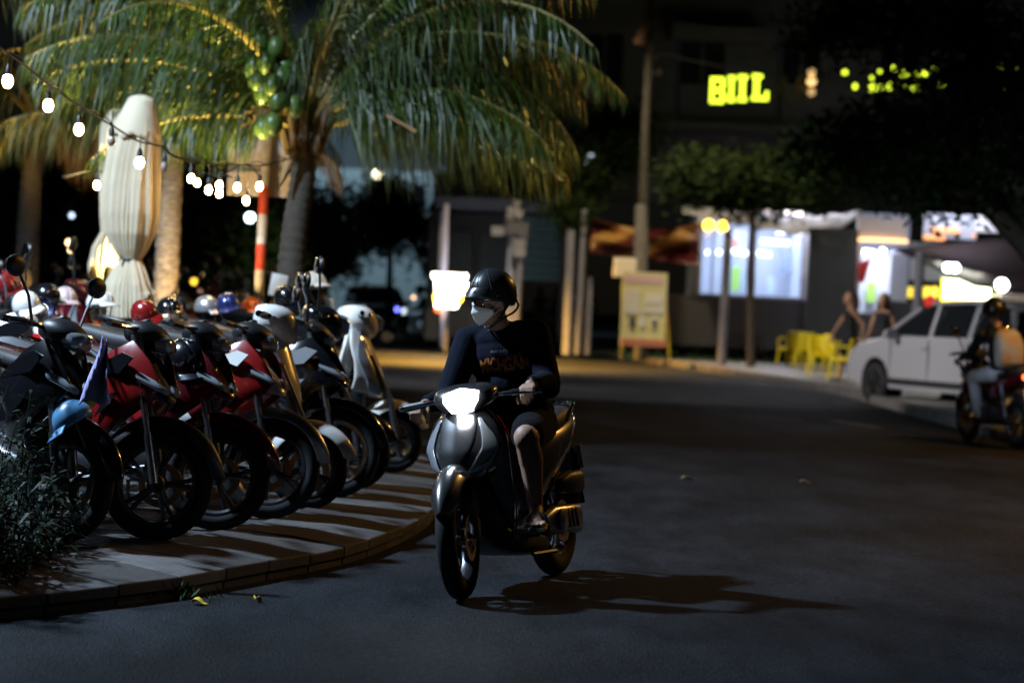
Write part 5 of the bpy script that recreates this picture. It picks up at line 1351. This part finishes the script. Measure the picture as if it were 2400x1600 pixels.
# poster stand
Z = 56; root = thing('poster_stand', 'yellow and pink poster stand with small pictures on the far pavement', 'poster stand', gz(W(1508, 842, Z)))
py_ = mat('yellow poster print', (.80, .74, .22), .6, noise=(.9, .0), col2=(.78, .72, .48)); pk_ = mat('pink poster print', (.80, .55, .55), .6); pw_ = mat('pale poster print', (.80, .75, .66), .6); rd_ = mat('coral poster strip', (.62, .22, .13), .6); st_ = mat('yellow stand steel', (.35, .33, .03), .5)
def pr2(name, m, x0, y0, x1, y1, dz=0.):
    o = bx(name, m, None, x0, y0, x1, y1, Z, .012, -dz, bevel=0); o.parent = root; o.location = -root.location; return o
pr2('poster', py_, 1456, 638, 1561, 812); pr2('poster_block', pk_, 1463, 646, 1555, 664, .02); pr2('poster_block', rd_, 1456, 795, 1561, 811, .02)
pr2('poster_block', pw_, 1465, 680, 1500, 735, .02); pr2('poster_block', mat('white poster label', (.85, .82, .75), .5), 1512, 690, 1552, 711, .02); pr2('poster_block', pw_, 1505, 716, 1556, 734, .02)
for x in (1482, 1506, 1533): pr2('poster_picture', mat('white poster label', (.85, .82, .75), .5) if x > 1500 else mat('dark poster picture', (.10, .10, .12), .5), x - 7, 742, x + 7, 766, .02)
for x in (1482, 1533): pr2('poster_picture', mat('dark poster picture', (.10, .10, .12), .5), x - 5, 750, x + 5, 762, .04)
for x0, x1 in ((1458, 1452), (1560, 1570)):
    b = MB(); b.tube([rel(root, W(x0 + (2 if x0 < 1500 else -2), 660, Z + .12)), rel(root, W(x1 + (3 if x0 < 1500 else 0), 842, Z + .12))], .022, 6); b.build('leg', st_, root)
o = bx('card', pw_, None, 1438, 605, 1492, 650, 57.5, .05); tag(o, 'pale square card behind the top left of the poster stand', 'sign'); 
b = MB(); b.tube([W(1462, 648, 57.6), gz(W(1460, 800, 57.6))], .03, 6); b.build('post', steel, o)
# ------------------------------------------------------------------ lit shop with big window
shop = world_root('corner_shop', 'brightly lit shop with large window under a pale sagging awning', 'shop')
whitew = mat('white interior wall', (.55, .58, .66), .7); ZS = 61
bx('back_wall', whitew, shop, 1640, 500, 1905, 700, ZS + 3, .2); bx('floor_slab', whitew, shop, 1640, 694, 1905, 705, ZS + .2, 3.0)
bx('side_wall', whitew, shop, 1632, 505, 1642, 700, ZS, 3.2); bx('side_wall', whitew, shop, 1882, 540, 1892, 705, ZS, 3.2)
bx('ceiling_panel', whitew, shop, 1640, 492, 1905, 502, ZS, 3.2)
bx('counter_wall', mat('dark shop counter', (.035, .035, .042), .6), shop, 1560, 697, 1900, 815, ZS - .1, .4)
glassm = mat('shop glass', (.8, .85, .9), .03, trans=1., spec=.5)
for x0, x1 in ((1645, 1668), (1672, 1768), (1774, 1880)): bx('window_pane', glassm, shop, x0, 545, x1, 694, ZS + .05, .012, bevel=0)
for x in (1643, 1670, 1771, 1882): bx('window_frame', mat('grey window frame', (.2, .21, .24), .4, .5), shop, x - 2, 520, x + 2, 696, ZS - .02, .1)
bx('window_frame', mat('grey window frame', (.2, .21, .24), .4, .5), shop, 1641, 692, 1884, 698, ZS - .04, .1)
tube_l = mat('fluorescent tube', (1, 1, 1), .4, emit=((.80, .90, 1.), 14))
def tubes(parent, L, Z, m=tube_l, nm='light_tube'):
    for x0, y0, x1, y1 in L: b = MB(); b.tube([W(x0, y0, Z), W(x1, y1, Z)], (y1 - y0 + 6) / 2 / (FPX / Z) if False else .055, 8); b.build(nm, m, parent)
tubes(shop, ((1785, 566, 1850, 570), (1866, 568, 1874, 570), (1716, 588, 1762, 596), (1776, 594, 1806, 598), (1680, 590, 1690, 593), (1655, 590, 1660, 593)), ZS + 1.4)
add_light('shop_light', 'AREA', W(1765, 530, ZS + 1.6), 95, (.72, .80, 1.), 2.2, target=W(1765, 700, ZS + 1.6))
for x0, y0, x1, y1, c in ((1716, 625, 1734, 682, (.35, .62, .1)), (1700, 560, 1730, 580, (.6, .25, .2)), (1830, 585, 1868, 640, (.35, .4, .5)), (1745, 640, 1765, 685, (.5, .55, .65)), (1800, 650, 1815, 690, (.6, .7, .8))):
    bx('display_panel', mat('display %d' % x0, c, .5), shop, x0, y0, x1, y1, ZS + 2.4, .2)
for c in ((1661, 528), (1693, 531)):
    b = MB(); b.ell(W(*c, 58.8), .13, 14, 10); o = b.build('lamp_globe', mat('lit amber globe', (1, .7, .1), emit=((1., .52, .02), 9)), None); tag(o, 'amber globe lamp, %s of the pair under the left end of the pale awning' % ('left' if c[0] < 1670 else 'right'), 'lamp', 'amber globes under the awning')
# pale sagging awning
awn = mat('pale awning canvas', (.42, .41, .42), .7, noise=(2, .15)); b = MB()
def aw(u, v):
    x = 1600 + 420 * u; y = 500 + 70 * sin(pi * min(1, u * .9 + .04)) ** 1.4 * (1 if u < .6 else 1) - 12 * u
    y = T([(0, 502), (.25, 520), (.5, 540), (.65, 552), (.85, 538), (1, 508)], u); y0 = T([(0, 488), (.3, 502), (.55, 512), (.8, 508), (1, 498)], u)
    return W(x, y0 + (y - y0) * v, 58.5 + 1.2 * (1 - v)) + V((0, 0, .03 * sin(u * 40)))
b.grid(aw, 50, 6); o = b.build('awning', awn, None, True, solid=.03); tag(o, 'pale grey sagging canvas awning over the lit shop window', 'awning')
tubes(shop, ((1722, 499, 1775, 503), (1790, 497, 1880, 500)), 60.2, mat('soft fluorescent tube', (1, 1, 1), emit=((1., .86, .86), 5)))
add_light('awning_light', 'AREA', W(1900, 500, 60.6), 90, (.9, .88, 1.), 1.6, target=W(1900, 800, 58))
# dark panel then second lit booth
dk = mat('black shop partition', (.03, .032, .042), .6, noise=(1, .3))
booth = world_root('food_booth', 'white lit food booth between the black partition and the thin white post', 'booth')
bx('partition', dk, booth, 1893, 535, 2006, 830, 58, .4)
bx('back_wall', whitew, booth, 2006, 500, 2130, 735, 60, .15)
bx('side_wall', whitew, booth, 1998, 540, 2016, 735, 58.2, 1.8); bx('side_panel', mat('blue grey curtain', (.30, .33, .42), .7), booth, 2085, 590, 2128, 735, 58.6, .1)
bx('sign_board', mat('pale pink sign board', (.72, .62, .62), .5), booth, 2010, 510, 2128, 560, 58.1, .1)
bx('counter', mat('dark shop counter', (.035, .035, .042), .6), booth, 2006, 735, 2130, 830, 58.2, .3)
bx('light_strip', mat('lit orange strip', (1, .6, .3), emit=((1., .5, .18), 3)), booth, 2012, 560, 2128, 567, 58.0, .06)
tubes(booth, ((2024, 590, 2050, 594), (2064, 587, 2074, 590)), 58.4)
bx('panel', mat('display %d' % 1716, (.35, .62, .1), .5), booth, 2032, 660, 2052, 710, 59.8, .1)
add_light('booth_light', 'AREA', W(2065, 560, 59.0), 110, (.80, .84, 1.), 1., target=W(2065, 740, 58.6))
b = MB(); b.grid(lambda u, v: W(2014 + 28 * u * (1 - .55 * v), 612 + 52 * v - 4 * u, 57.9) + V((0, .06 * sin(u * 7 + v * 3), 0)), 8, 8); o = b.build('flag', mat('red cloth', (.55, .04, .03), .7), None, True, solid=.01); tag(o, 'red cloth flag hanging at the left of the food booth', 'flag')
# right hand stalls
st2 = world_root('market_stall', 'stall under a dark maroon canopy with a lit yellow and white sign', 'stall')
bx('upper_sign', mat('blue grey sign board', (.36, .38, .46), .5), st2, 2165, 502, 2290, 560, 56.5, .1)
bx('upper_sign', mat('white sign board', (.75, .75, .80), .5), st2, 2290, 506, 2366, 545, 56.4, .1)
for x0, y0, x1, y1 in ((2180, 534, 2250, 546), (2164, 552, 2215, 563), (2278, 548, 2288, 555)): bx('sign_lettering', mat('orange sign print', (.9, .35, .12), emit=((1., .32, .08), .6)), st2, x0, y0, x1, y1, 56.3, .04)
add_light('sign_light', 'AREA', W(2240, 480, 55.6), 40, (.85, .88, 1.), 1.2, target=W(2250, 540, 56.5))
b = MB(); mar = mat('maroon canopy', (.018, .007, .009), .8)
b.grid(lambda u, v: W(2095 + 420 * u, 585 + (30 * u) - (70 * u) * (1 - v) + 75 * v * min(1, u * 2.2), 54 + 2.5 * (1 - v)), 20, 6); b.build('canopy', mar, st2, solid=.03)
bx('back_wall', mat('blue grey curtain', (.30, .33, .42), .7), st2, 2135, 570, 2290, 660, 57.5, .1)
bx('lit_sign', mat('lit pale sign', (1, 1, .8), emit=((.95, 1., .55), 7)), st2, 2214, 656, 2322, 701, 54.5, .12)
bx('lit_sign', mat('lit yellow panel', (1, .9, .2), emit=((.95, .85, .05), 2.2)), st2, 2207, 650, 2213, 712, 54.5, .1); bx('lit_sign', mat('lit yellow panel', (1, .9, .2)), st2, 2214, 702, 2322, 708, 54.4, .1)
for x0, x1 in ((2128, 2146), (2160, 2182), (2184, 2200)): bx('lit_panel', mat('dim yellow panel', (1, .8, .1), emit=((.9, .65, .05), .8)), st2, x0, 672, x1, 698, 55.4, .1)
b = MB(); b.ell(W(2180, 706, 53), .14, 12, 8); o = b.build('lantern', mat('red lantern', (.5, .02, .02), .5, emit=((1., .05, .03), .4)), None); tag(o, 'small red lantern left of the lit yellow sign', 'lantern')
bx('stall_counter', dk, st2, 2060, 712, 2420, 830, 54.6, .5)
for c, r, lab in (((2222, 627), .10, 'left half of the white lamp under the maroon canopy'), ((2238, 628), .10, 'right half of the white lamp under the maroon canopy'), ((2348, 668), .14, 'round white lamp at the right edge beside the lit yellow sign')):
    b = MB(); b.ell(W(*c, 53.6), r, 12, 8); o = b.build('lamp_globe', tube_l, None); tag(o, lab, 'lamp')
add_light('stall_light', 'AREA', W(2250, 640, 54.8), 70, (.9, .95, .8), 1., target=W(2250, 800, 52))
bx('awning', mat('cream awning', (.7, .6, .5), .6), None, 2345, 690, 2440, 708, 53.5, 1.0)['label'] = 'cream awning edge at the far right beside the lit yellow sign'
bpy.context.scene.objects['awning.001']['category'] = 'awning'
# lettering on the roof edge
yel = mat('lit yellow green letters', (.8, 1., .1), .4, emit=((.78, 1., .04), 2.4)); dim = mat('unlit yellow letters', (.10, .085, .01), .6)
sg = thing('roof_sign', 'glowing yellow green block letters on the dark building roof edge', 'sign', W(1660, 245, 61)); s = FPX / 61
def letter(ch, x0, x1, y0, y1, m):
    L = (x1 - x0) / s; Hh = (y1 - y0) / s; b = MB(); th = .12; k = Hh * .15; w_ = L * .22
    def rc(a, c, d, e): b.box(((a + d) / 2, 0, (c + e) / 2), (d - a, th, e - c))
    L *= .93
    if ch == 'B': rc(0, 0, w_, Hh); rc(w_, 0, L * .9, k); rc(w_, Hh - k, L * .9, Hh); rc(w_, Hh * .42, L * .85, Hh * .60); rc(L * .72, k, L, Hh * .42); rc(L * .70, Hh * .60, L * .96, Hh - k)
    elif ch == 'I': rc(L * .25, k, L * .75, Hh - k); rc(L * .04, 0, L * .96, k); rc(L * .04, Hh - k, L * .96, Hh)
    elif ch == 'L': rc(L * .12, k, L * .12 + w_ * 1.25, Hh - k); rc(0, 0, L, k); rc(0, Hh - k, L * .6, Hh); rc(L - w_ * .8, k, L, Hh * .36)
    o = b.build('letter', m, sg, False); o.location = rel(sg, W(x0, y1, 61)); return o
letter('B', 1663, 1702, 181, 242, yel); letter('I', 1704, 1724, 178, 239, yel); letter('I', 1728, 1752, 176, 238, yel); letter('L', 1761, 1803, 174, 235, yel)
for i, ch in enumerate('AR'):
    o = text(ch, 'letter', .85, dim, Matrix.Translation(rel(sg, W(1835 + i * 48, 235, 61))) @ Matrix.Rotation(rad(90), 4, 'X'), sg, .04)
# the rest of the lettering shows only as broken strokes between the leaves
frag = [(1980, 170, 9, 7), (2004, 203, 7, 9), (2043, 183, 6, 6), (2046, 207, 12, 11), (2065, 205, 6, 7), (2085, 203, 6, 11), (2062, 168, 6, 5), (2095, 160, 5, 9), (2120, 173, 12, 10), (2118, 206, 7, 6), (2144, 207, 13, 6), (2148, 176, 10, 12), (2170, 170, 9, 13), (2192, 163, 9, 7), (2213, 168, 11, 8), (2206, 192, 9, 14), (2191, 200, 6, 6), (2221, 190, 6, 6), (2099, 202, 5, 5),
        (2347, 155, 6, 5), (2389, 161, 6, 5), (2352, 200, 10, 9), (2372, 200, 7, 7), (2346, 220, 7, 6), (2390, 193, 6, 8)]
for i, (x, y, rx, ry) in enumerate(frag):
    b = MB(); b.box((0, 0, 0), (rx * 1.5 / s, .1, ry * 1.5 / s), rot=(0, random.uniform(-.5, .5), 0)); o = b.build('letter_stroke', yel, sg, False, bevel=.05); o.location = rel(sg, W(x, y, 34.2 if False else 61))
b = MB(); 
for y, m_ in ((170, 0), (190, 0), (216, 0)):
    b2 = MB(); b2.ell((0, 0, 0), .10 if y != 190 else .12, 12, 8); o = b2.build('lamp_globe', mat('small amber lamp %d' % y, (1, .7, .3), emit=((1., .62, .25), 1.8 if y == 190 else .6)), sg); o.location = rel(sg, W(1902, y, 60.8))
# far lamps as soft discs; the left edge ball imitates a mirror glint
for px, py, Z, r, c, e, lab in ((885, 409, 80, .15, (1., .92, .55), 7, 'yellowish lamp under the palm leaves above the pale building'), (586, 510, 52, .10, (.75, .92, 1.), 9, 'white lamp left of the red and white post'), (1372, 374, 62, .09, (.75, .88, 1.), 3, 'left tube of the bluish lamp at the tip of the palm leaves'), (1384, 370, 62, .09, (.75, .88, 1.), 3, 'right tube of the bluish lamp at the tip of the palm leaves'),
        (42, 612, 30, .05, (.85, .92, 1.), 9, 'white lamp at the left edge above the parked motorbikes'), (455, 660, 50, .07, (1., .6, .05), 2.5, 'amber lamp right of the slim palm trunk'), (470, 645, 54, .05, (1., .65, .3), 3, 'small orange lamp right of the slim palm trunk'), (161, 568, 44, .05, (1., .7, .35), 6, 'warm lamp left of the parasols, upper of two'), (165, 586, 45, .04, (1., .7, .35), 4, 'warm lamp left of the parasols, lower of two'), (100, 724, 22, .04, (.9, .95, 1.), 7, 'bright white lamp between the parked motorbikes at the left'), (168, 505, 60, .06, (.6, .75, 1.), 3, 'faint blue lamp left of the parasol'), (525, 300, 40, .05, (1., .35, .05), 1.2, 'dull orange lamp under the palm leaves'), (940, 90, 62, .001, (1, 1, 1), 1, '')):
    if not lab: continue
    b = MB(); b.ell((0, 0, 0), r, 14, 10); o = b.build('lamp_globe', mat('lamp ' + lab[:24], c, emit=(c, e)), None); o.location = W(px, py, Z); tag(o, lab, 'lamp')

# ------------------------------------------------------------------ yellow plastic chairs
ychair = mat('yellow plastic', (.85, .68, .01), .45)
def chair_proto(label, loc, rz, first=[]):
    root = thing('plastic_chair', label, 'chair', loc, rz, 'yellow plastic chairs on the far pavement')
    def seat(b): b.box((0, 0, .43), (.42, .42, .03)); b.box((0, 0, .40), (.40, .40, .04))
    part('ch_seat', seat, 'seat', ychair, root, bevel=.015)
    def back(b): b.grid(lambda u, v: V((-.20 - .07 * v + .05 * (2 * u - 1) ** 2, (u - .5) * (.42 - .05 * v), .44 + .38 * v)), 8, 6)
    part('ch_back', back, 'backrest', ychair, root, solid=.02)
    for sx in (-1, 1):
        for sy in (-1, 1):
            def lg(b, sx=sx, sy=sy): b.tube([(sx * .18, sy * .18, .42), (sx * .23, sy * .22, 0)], [.035, .022], 6)
            part(('ch_leg', sx, sy), lg, 'leg', ychair, root)
    for sy in (-1, 1):
        def ar(b, sy=sy): b.tube([(-.24, sy * .20, .66), (.0, sy * .24, .66), (.17, sy * .23, .62), (.20, sy * .21, .44)], .02, 6)
        part(('ch_arm', sy), ar, 'armrest', ychair, root)
for px, py, Z, rz, lab in ((1850, 858, 56, 2.0, 'leftmost yellow plastic chair'), (1884, 862, 55, 1.6, 'yellow plastic chair second from the left'), (1918, 880, 52, -1.5, 'nearest yellow plastic chair, middle of the group'), (1958, 872, 54, .4, 'yellow plastic chair beside the woman in black'), (1976, 892, 50, 2.6, 'rightmost yellow plastic chair behind the legs of the woman in black')):
    p = G(px, py, .12); chair_proto(lab, (p.x, p.y, .12), rz)
tb = thing('small_table', 'low table with pale top among the yellow chairs', 'table', G(1965, 870, .12)); b = MB(); b.box((0, 0, .52), (.55, .55, .03)); b.build('tabletop', platewhite, tb, bevel=.01)
for sx in (-1, 1):
    for sy in (-1, 1): b = MB(); b.tube([(sx * .22, sy * .22, .5), (sx * .24, sy * .24, 0)], .02, 6); b.build('leg', ychair, tb)
# ------------------------------------------------------------------ people on the far pavement
blk = mat('black cloth', (.012, .012, .015), .85); brn = mat('brown hair', (.09, .045, .02), .6); bld = mat('fair hair', (.35, .22, .10), .55)
def pers(label, px, py, rz, *a, z=.12, **k):
    k.setdefault('arms', ((.12, .02), (-.1, .01)))
    p = G(px, py, z); return standing(label, (p.x, p.y, z), rz, *a, **k)
pers('woman with long dark hair and short black skirt walking by the yellow chairs', 1985, 892, rad(185), blk, blk, mat('dark brown hair', (.05, .025, .015), .6), h=1.70, walk=.16, dress=True, arms=((.3, .05), (-.2, .02)))
pers('woman with fair hair in a black top behind the bonnet of the silver car', 2062, 905, rad(235), blk, blk, bld, h=1.66, walk=.1)
pers('woman with brown hair and black shorts strolling right of the rider', 1262, 800, rad(80), mat('dull patterned top', (.10, .07, .07), .8), blk, brn, h=1.68)
pers('person in shorts behind the white tree trunks left of the banner', 1378, 806, rad(60), mat('grey top', (.12, .12, .14), .8), blk, brn, h=1.70)
pers('person in dark clothes standing at the shop counter', 1655, 815, rad(90), blk, blk, hair, h=1.65, long_hair=False, long_legs=True, walk=.05)
pers('person in pale shirt next to the meter boxes', 1300, 800, rad(120), mat('pale top', (.25, .25, .3), .8), mat('blue trousers', (.03, .04, .08), .8), hair, h=1.68, long_hair=False, long_legs=True)
# ------------------------------------------------------------------ far parked bikes by the shop
for i, (px, py, hd, kd, pnt, lab) in enumerate(((1600, 838, 40, 'U', silverpaint, 'silver striped motorbike on the far pavement right of the poster stand'), (1745, 836, 30, 'U', glossblack, 'black motorbike right of the white post on the far pavement'), (1790, 842, 150, 'S', glossblack, 'black scooter beside the leftmost yellow chair'), (1855, 832, 20, 'S', silverpaint, 'silver scooter behind the yellow chairs'), (1330, 808, 60, 'S', silverpaint, 'pale scooter among the strolling people'))):
    bike_at(px, py, hd, U if kd == 'U' else S, lab, pnt, *((blackpl,) if kd == 'U' else ()), z=.12, lean=-8, group='motorbikes parked on the far pavement')
# ------------------------------------------------------------------ moving riders
F_ = G(2300, 1034); R_ = G(2390, 1058); h_ = atan2(F_.y - R_.y, F_.x - R_.x); h_ = rad(104); c_ = G(2326, 1042)
make_underbone('dark red motorbike with glowing tail light riding away at the right edge', maroonpaint, glossblack, loc=(c_.x, c_.y, 0), heading=h_, lean=-3, group=None, steer=0, name='riding_motorbike', tail_lit=tail_lit)
bagm = mat('patterned backpack', (.42, .44, .42), .7, noise=(7, 0), col2=(.50, .26, .07))
seated('rider in black with white trousers and a patterned backpack seen from behind', (c_.x, c_.y, 0), h_, -3, blk, mat('white cotton trousers', (.5, .48, .50), .8), mat('black helmet shell', (.01, .01, .012), .35, coat=.4), bagm)
c_ = G(975, 812)
make_scooter('dark scooter crossing far behind the rider with a blue front light', glossblack, loc=(c_.x, c_.y, 0), heading=rad(190), lean=0, group=None, steer=0, mirrors=False, name='riding_scooter')
seated('far rider in a dark green jacket and pale trousers', (c_.x, c_.y, 0), rad(190), 0, mat('dark green jacket', (.03, .15, .06), .8), mat('light trousers', (.75, .70, .66), .8), mat('dark green helmet', (.01, .04, .02), .3))
for px, py, Z, r, c, e, lab in ((931, 725, 65, .055, (.12, .14, 1.), 7, 'small blue light on the far scooter'), (969, 697, 64.5, .05, (1., .62, .35), 3, 'small orange light on the far rider')):
    b = MB(); b.ell((0, 0, 0), r, 12, 8); o = b.build('marker_light', mat('marker ' + lab[:12], c, emit=(c, e)), None); o.location = W(px, py, Z); tag(o, lab, 'light')

# ------------------------------------------------------------------ cars
def car(label, loc, heading, paint, lit=False, name='parked_car', scale=1.):
    root = thing(name, label, 'car', loc, heading); tint = mat('tinted glass', (.008, .010, .012), .06, coat=1.)
    prof = [(-2.28, .32), (-2.34, .62), (-2.26, 1.06), (-2.15, 1.14), (1.02, 1.10), (1.35, 1.06), (2.0, .96), (2.22, .80), (2.30, .60), (2.26, .34), (1.85, .26), (-1.9, .26)]
    def body_fn(b):
        out = []
        for y, sc2, zz in ((-.90, .975, .0), (-.87, 1., 0), (0, 1.015, 0), (.87, 1., 0), (.90, .975, 0)):
            out.append([V((x * sc2, y - (.10 if z > .9 else 0) * (1 if y > 0 else -1 if y < 0 else 0) * .4, .62 + (z - .62) * sc2)) for x, z in prof])
        b.rings(out, True, True)
    part('car_body', body_fn, 'body', paint, root, bevel=.04, angle=30)
    def gh(b):
        lo = [(1.22, 1.08), (-2.16, 1.10)]; 
        secs = []
        for z, x0, x1, hy in ((1.06, 1.30, -2.20, .82), (1.30, .86, -2.14, .78), (1.52, .42, -2.0, .70), (1.60, .25, -1.9, .66)):
            secs.append([V((x0, -hy, z)), V((x0 + .08, 0, z)), V((x0, hy, z)), V((x1, hy, z)), V((x1 - .05, 0, z)), V((x1, -hy, z))])
        b.rings(secs)
    part('car_glass', gh, 'window', tint, root)
    def rf(b): b.loft([(.36, 0, 1.595, .60, .03, 4, 0), (.20, 0, 1.63, .66, .045, 4, 0), (-.8, 0, 1.67, .69, .05, 4, 0), (-1.75, 0, 1.62, .67, .05, 4, 0), (-1.98, 0, 1.56, .62, .03, 4, 0)], 20)
    part('car_roof', rf, 'roof', paint, root)
    for s in (-1, 1):
        for kp, (pp, pr_) in enumerate((([(1.28, s * .84, 1.08), (.40, s * .72, 1.56)], .035), ([(-.02, s * .845, 1.08), (-.08, s * .71, 1.60)], .04), ([(-1.05, s * .845, 1.08), (-1.1, s * .70, 1.60)], .045), ([(-2.16, s * .82, 1.1), (-1.95, s * .68, 1.56)], .06))):
            part(('car_pil', s, kp), lambda b, pp=pp, pr_=pr_: b.tube(pp, pr_, 6), 'pillar', paint, root)
        def seam(b, s=s):
            for x in (1.0, -.05, -1.08): b.box((x, s * .899, .70), (.012, .01, .70))
            b.box((-.0, s * .90, .38), (3.0, .02, .10))
        part(('car_seam', s), seam, 'door_seam', blackpl, root)
        for x in (.15, -.95):
            def hd(b, s=s, x=x): b.tube([(x, s * .905, .93), (x - .07, s * .925, .935), (x - .16, s * .905, .93)], .014, 6)
            part(('car_h', s, x), hd, 'door_handle', paint, root)
        def mr(b, s=s): b.loft([(.92, s * 1.0, 1.12, .10, .07, 2.4, 0), (.80, s * 1.0, 1.12, .12, .085, 2.4, 0)], 14); b.tube([(.86, s * .86, 1.06), (.86, s * .95, 1.10)], .025, 6)
        part(('car_m', s), mr, 'wing_mirror', paint, root)
        def hl(b, s=s): b.loft([(2.05, s * .70, .86, .14, .07, 2.6, 0), (2.20, s * .66, .82, .13, .06, 2.6, 0), (2.27, s * .62, .79, .07, .04, 2.4, 0)], 14)
        part(('car_hl', s, lit), hl, 'headlight', mat('lit car headlight', (1, 1, 1), emit=((.75, .90, 1.), 2.5)) if lit else lensclear, root)
        def tl(b, s=s): b.box((-2.30, s * .74, .98), (.08, .2, .24))
        part(('car_tl', s), tl, 'tail_light', lensred, root, bevel=.02)
        for x in (1.40, -1.40):
            w_ = part('car_tyre', lambda b: b.torus(.245, .09, (0, 0, 0), 'Y', 36, 10, sq=1.1), 'wheel', rubber, root); w_.location = (x, s * .845, .33)
            def ri(b, s=s):
                b.lathe([(0, .02 * s), (.06, .06 * s), (.10, .05 * s), (.22, .07 * s), (.235, .0)], 20, 'Y')
                for k in range(5): a = 2 * pi * k / 5; b.tube([(.05 * cos(a), .065 * s, .05 * sin(a)), (.22 * cos(a), .08 * s, .22 * sin(a))], .025, 6)
            part(('car_rim', s), ri, 'rim', mat('black alloy', (.02, .02, .022), .4, .4), w_)
            def arc(b, s=s, x=x): b.lathe([(.0, s * .60), (.385, s * .60), (.385, s * .904), (0, s * .904)], 32, 'Y', (x, 0, .36), cap=False)
            part(('car_arch', s, x), arc, 'arch_shade', mat('wheel arch shade', (.004, .004, .004), .95, spec=.1), root)  # black disc stands for the shade inside the wheel arch
    def gr(b): b.box((2.29, 0, .62), (.05, 1.1, .16)); b.box((2.28, 0, .40), (.06, 1.3, .12))
    part('car_gr', gr, 'grille', blackpl, root, bevel=.01)
    def pl(b): b.box((2.325, 0, .50), (.01, .47, .12))
    part('car_pl', pl, 'licence_plate', platewhite, root)
    return root
silv = mat('silver car paint', (.33, .33, .36), .42, .2, coat=.6)
Fw = G(2056, 945); Rw = G(2290, 969); h_ = atan2(Fw.y - Rw.y, Fw.x - Rw.x); d_ = V((cos(h_), sin(h_), 0)); left = V((-d_.y, d_.x, 0)); near = left if left.y < 0 else -left
mid_ = (Fw + Rw) / 2 - near * .86
car('silver grey car parked at the far kerb beside the yellow chairs', (mid_.x, mid_.y, 0), h_, silv)
q = G(865, 745); c_ = W(805, 690, 84)
car('dark car facing the viewer with bluish headlights lit, far left of the rider', (c_.x + 1.1, c_.y, 0), rad(-80), glossblack, lit=True, name='approaching_car')
# ------------------------------------------------------------------ the riding scooter and its rider
heroF = G(1078, 1405); heroR = G(1298, 1348)
hh = atan2(heroF.y - heroR.y, heroF.x - heroR.x); hm_ = (heroF + heroR) / 2
hero = make_scooter('silver grey scooter with lit headlight ridden towards the viewer on the open road', greypaint, loc=(hm_.x, hm_.y, 0), heading=hh, lean=7, group=None, steer=9, hero=True, mirrors=False, cat='scooter', rimm=darkalu)
rider((hm_.x, hm_.y, 0), hh, 7)
